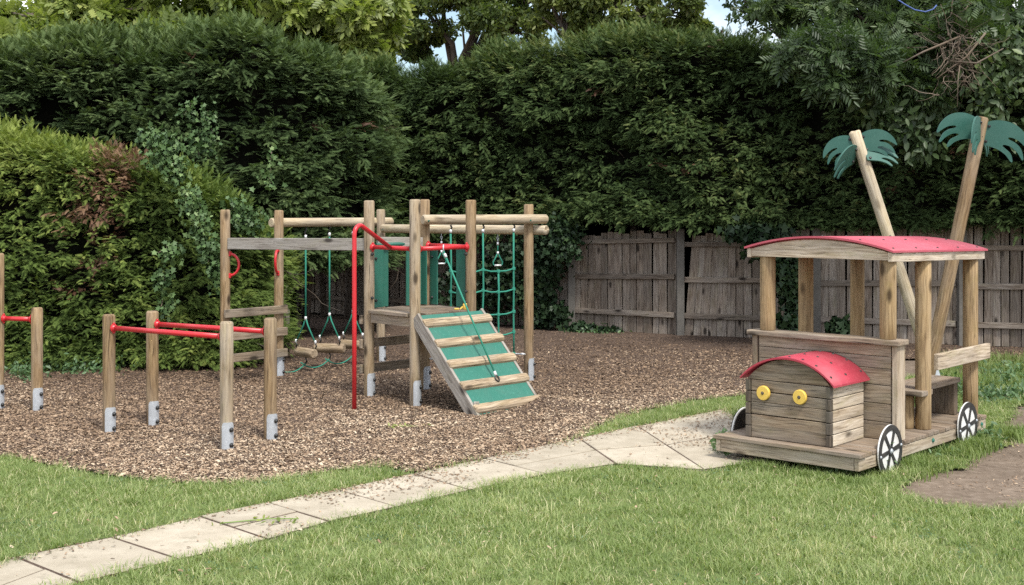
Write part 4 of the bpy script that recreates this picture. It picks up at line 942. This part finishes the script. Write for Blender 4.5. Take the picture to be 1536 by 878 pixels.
    for u in (.60, 2.19):
        P_ = [(v - .6, z - 1.5) for v, z in RA]; P_ = [(va - .6, 1.474 - 1.5)] + [(x, y + .002) for x, y in P_] + [(vb - .6, 1.474 - 1.5)]
        MB().plate(P_, tr(u, .6, 1.5 - (.035 if u > 1 else 0)), W_, Z, .036, .7).build('roof_gable', M['train_side'], t)
    for v in (.052, 1.191): MB().bar(tr(.575, v, 1.497), tr(2.235, v, 1.462), .036, .068, Z, .006, .95 if v < .5 else .6).build('roof_beam', M['train_side'], t)
    bl = [(fu, fv) for fv in (.04, .25, .5, .75, .96) for fu in (.06, .28, .5, .72, .94)]
    arched_sheet('cab_roof', .555, 2.26, .02, 1.222, 1.530, .091, .014, 'pink', .036, bl)
    # side rails, benches and their stubs
    for v0_, mt in ((.022, 'train_side'), (1.157, 'train_board')): bx('side_rail', 1.275, 2.275, v0_ - .018, v0_ + .018, .638, .757, mt, t, 0, .006, .55)
    bx('bench', 1.11, 1.30, .055, 1.12, .452, .492, 'deck', t, 1, .008, .75); bx('bench', 1.302, 2.075, .165, .44, .452, .491, 'deck', t, 0, .008, .8)
    for u, v in ((1.20, .215), (1.20, .95)): MB().log(tr(u, v, .199), tr(u, v, .451), .055, .004, tint=.35).build('bench_leg', M['train_post'], t)
    bx('bench_leg', 1.99, 2.055, .18, .42, .2, .451, 'train_board', t, 2)
    # wheels
    def wheel(u, v, s):
        c = tr(u, v, .168); n_ = W_ * s; wh = MB().lathe(c, n_, [(.176, 0), (.180, .003), (.180, .011), (.176, .014)], 48).build('wheel', M['white'], t)
        m = MB(); ro, ri, n = .1795, .140, 48; vs = []; fs = []
        x, y = U, Z; q = c + n_ * .0145
        def ringpts(r, h): return [q + n_ * h + (x * math.cos(2 * math.pi * i / n) + y * math.sin(2 * math.pi * i / n)) * r for i in range(n)]
        vs = ringpts(ro, 0) + ringpts(ro - .002, .005) + ringpts(ri, .005) + ringpts(ri - .001, 0)
        for j in range(3): fs += [(j * n + i, j * n + (i + 1) % n, (j + 1) * n + (i + 1) % n, (j + 1) * n + i) for i in range(n)]
        m.raw(vs, fs); m.lathe(q, n_, [(.036, 0), (.036, .006), (.030, .008)], 24)
        for k_ in range(3):
            a = R(k_ * 60 + 8); d = x * math.cos(a) + y * math.sin(a); e = n_.cross(d); w0, w1 = .0125, .017; hh_ = .0048 - .0004 * k_
            pv = [(-.145, w1), (-.145, -w1), (0, -w0), (.145, -w1), (.145, w1), (0, w0)]
            m.plate(pv, q + n_ * hh_ / 2, d, e, hh_)
        m.build('spoked_ring', M['tyre'], wh); h_ = MB().dome(q + n_ * .007, n_, .015, .010); h_.build('hub_cap', M['steel'], wh)
        m = MB()
        for a in (R(8), R(188)): m.dome(q + n_ * .004 + (x * math.cos(a) + y * math.sin(a)) * .158, n_, .009, .008, 8)
        m.build('bolts', M['steel'], wh)
    for u in (.43, 1.766): MB().lathe(tr(u, 1.133, .168), -W_, [(.172, 0), (.172, .004)], 40).build('wheel', M['tyre'], t)
    wheel(.43, -.005, -1); wheel(1.766, -.005, -1); wheel(.43, 1.135, 1); wheel(1.766, 1.135, 1)
    for u, z in ((1.18, .135), (2.09, .135)): MB().dome(tr(u, .004, z), -W_, .014, .012).build('bolt_cap', M['ramp'], t)
play_train()

# ------------------------------------------------------------------ wooden play palms
FROND = [(0, .0), (.06, .035), (.15, .055), (.25, .045), (.34, .0), (.41, -.08), (.44, -.165), (.43, -.178), (.39, -.145), (.33, -.105), (.27, -.088), (.235, -.092), (.245, -.108), (.31, -.13), (.37, -.18), (.405, -.26), (.392, -.272), (.34, -.215),
         (.27, -.172), (.215, -.165), (.20, -.178), (.225, -.195), (.285, -.235), (.315, -.30), (.300, -.31), (.24, -.255), (.16, -.218), (.08, -.205), (0, -.195)]
def crm(P, n=4):
    o = []; L = len(P)
    for i in range(L):
        a, b, c, d = (V((*P[(i + k) % L], 0)) for k in (-1, 0, 1, 2))
        if i == L - 1: o.append(P[i]); continue
        if i == 0 or i == L - 2: a, d = (b, d) if i == 0 else (a, c)
        for k in range(n):
            u = k / n; q = .5 * ((2 * b) + (c - a) * u + (2 * a - 5 * b + 4 * c - d) * u * u + (3 * b - a - 3 * c + d) * u ** 3); o.append((q.x, q.y))
    return o
FROND_S = crm(FROND)
def play_palm(base, top, r, label, fronds, foot, mat, tint):
    b, tp = V(base), V(top); a = (tp - b).normalized(); L = (tp - b).length; t = thing('play_palm', tuple(b), label, 'play palm')
    MB().log(b - a * .05, tp, r, .012, tint=tint).build('trunk', M[mat], t)
    if foot:
        n_ = V((.25, -1, 0)); n_ = (n_ - a * n_.dot(a)).normalized(); s_ = a.cross(n_); m = MB()
        m.box(b + a * .22 + n_ * (r + .004) + s_ * -.01, (.085, .007, .62), (s_, n_, a), .003); m.build('ground_foot', M['steel'], t)
    for az, dz, sc, tilt, roll in fronds:
        d = V((math.cos(R(az)), math.sin(R(az)), 0)); up = (Z * math.cos(R(tilt)) + d * math.sin(R(tilt))).normalized(); d2 = (d * math.cos(R(tilt)) - Z * math.sin(R(tilt)))
        nn = d2.cross(up).normalized(); up = (up * math.cos(R(roll)) + nn * math.sin(R(roll))).normalized()
        o = b + a * (L - dz); o = o + d2 * (r * .55)
        lf = MB().plate([(x * sc, y * sc) for x, y in FROND_S], o, d2, up, .013, .5).build('frond', M['palm'], t); nn = d2.cross(up).normalized(); s = 1 if nn.y < 0 else -1
        for z in (-.02, -.165): MB().dome(o + d2 * (.045 * sc) + up * z * sc + nn * s * .006, nn * s, .012, .016, 9).build('bolt_cap', M['black'], lf)
y1, y2 = 12.43, 12.0
play_palm(at(1412, 598, y1), at(1281.5, 197, y1), .055, 'pale leaning play palm post with four green plastic fronds behind the train roof',
          [(-4, .05, .77, -8, 0), (10, .18, .72, -2, -38), (172, .05, .72, 14, 0), (226, .15, .86, 14, -22)], True, 'log', .9)
play_palm(at(1384, 604, y2), at(1473, 176, y2), .060, 'browner play palm post leaning right with teal plastic fronds at the right edge',
          [(-14, .05, .98, 12, 0), (190, .03, .90, -6, 0), (238, .02, .92, 10, 0), (60, .05, .9, 5, 0)], False, 'post', .3)
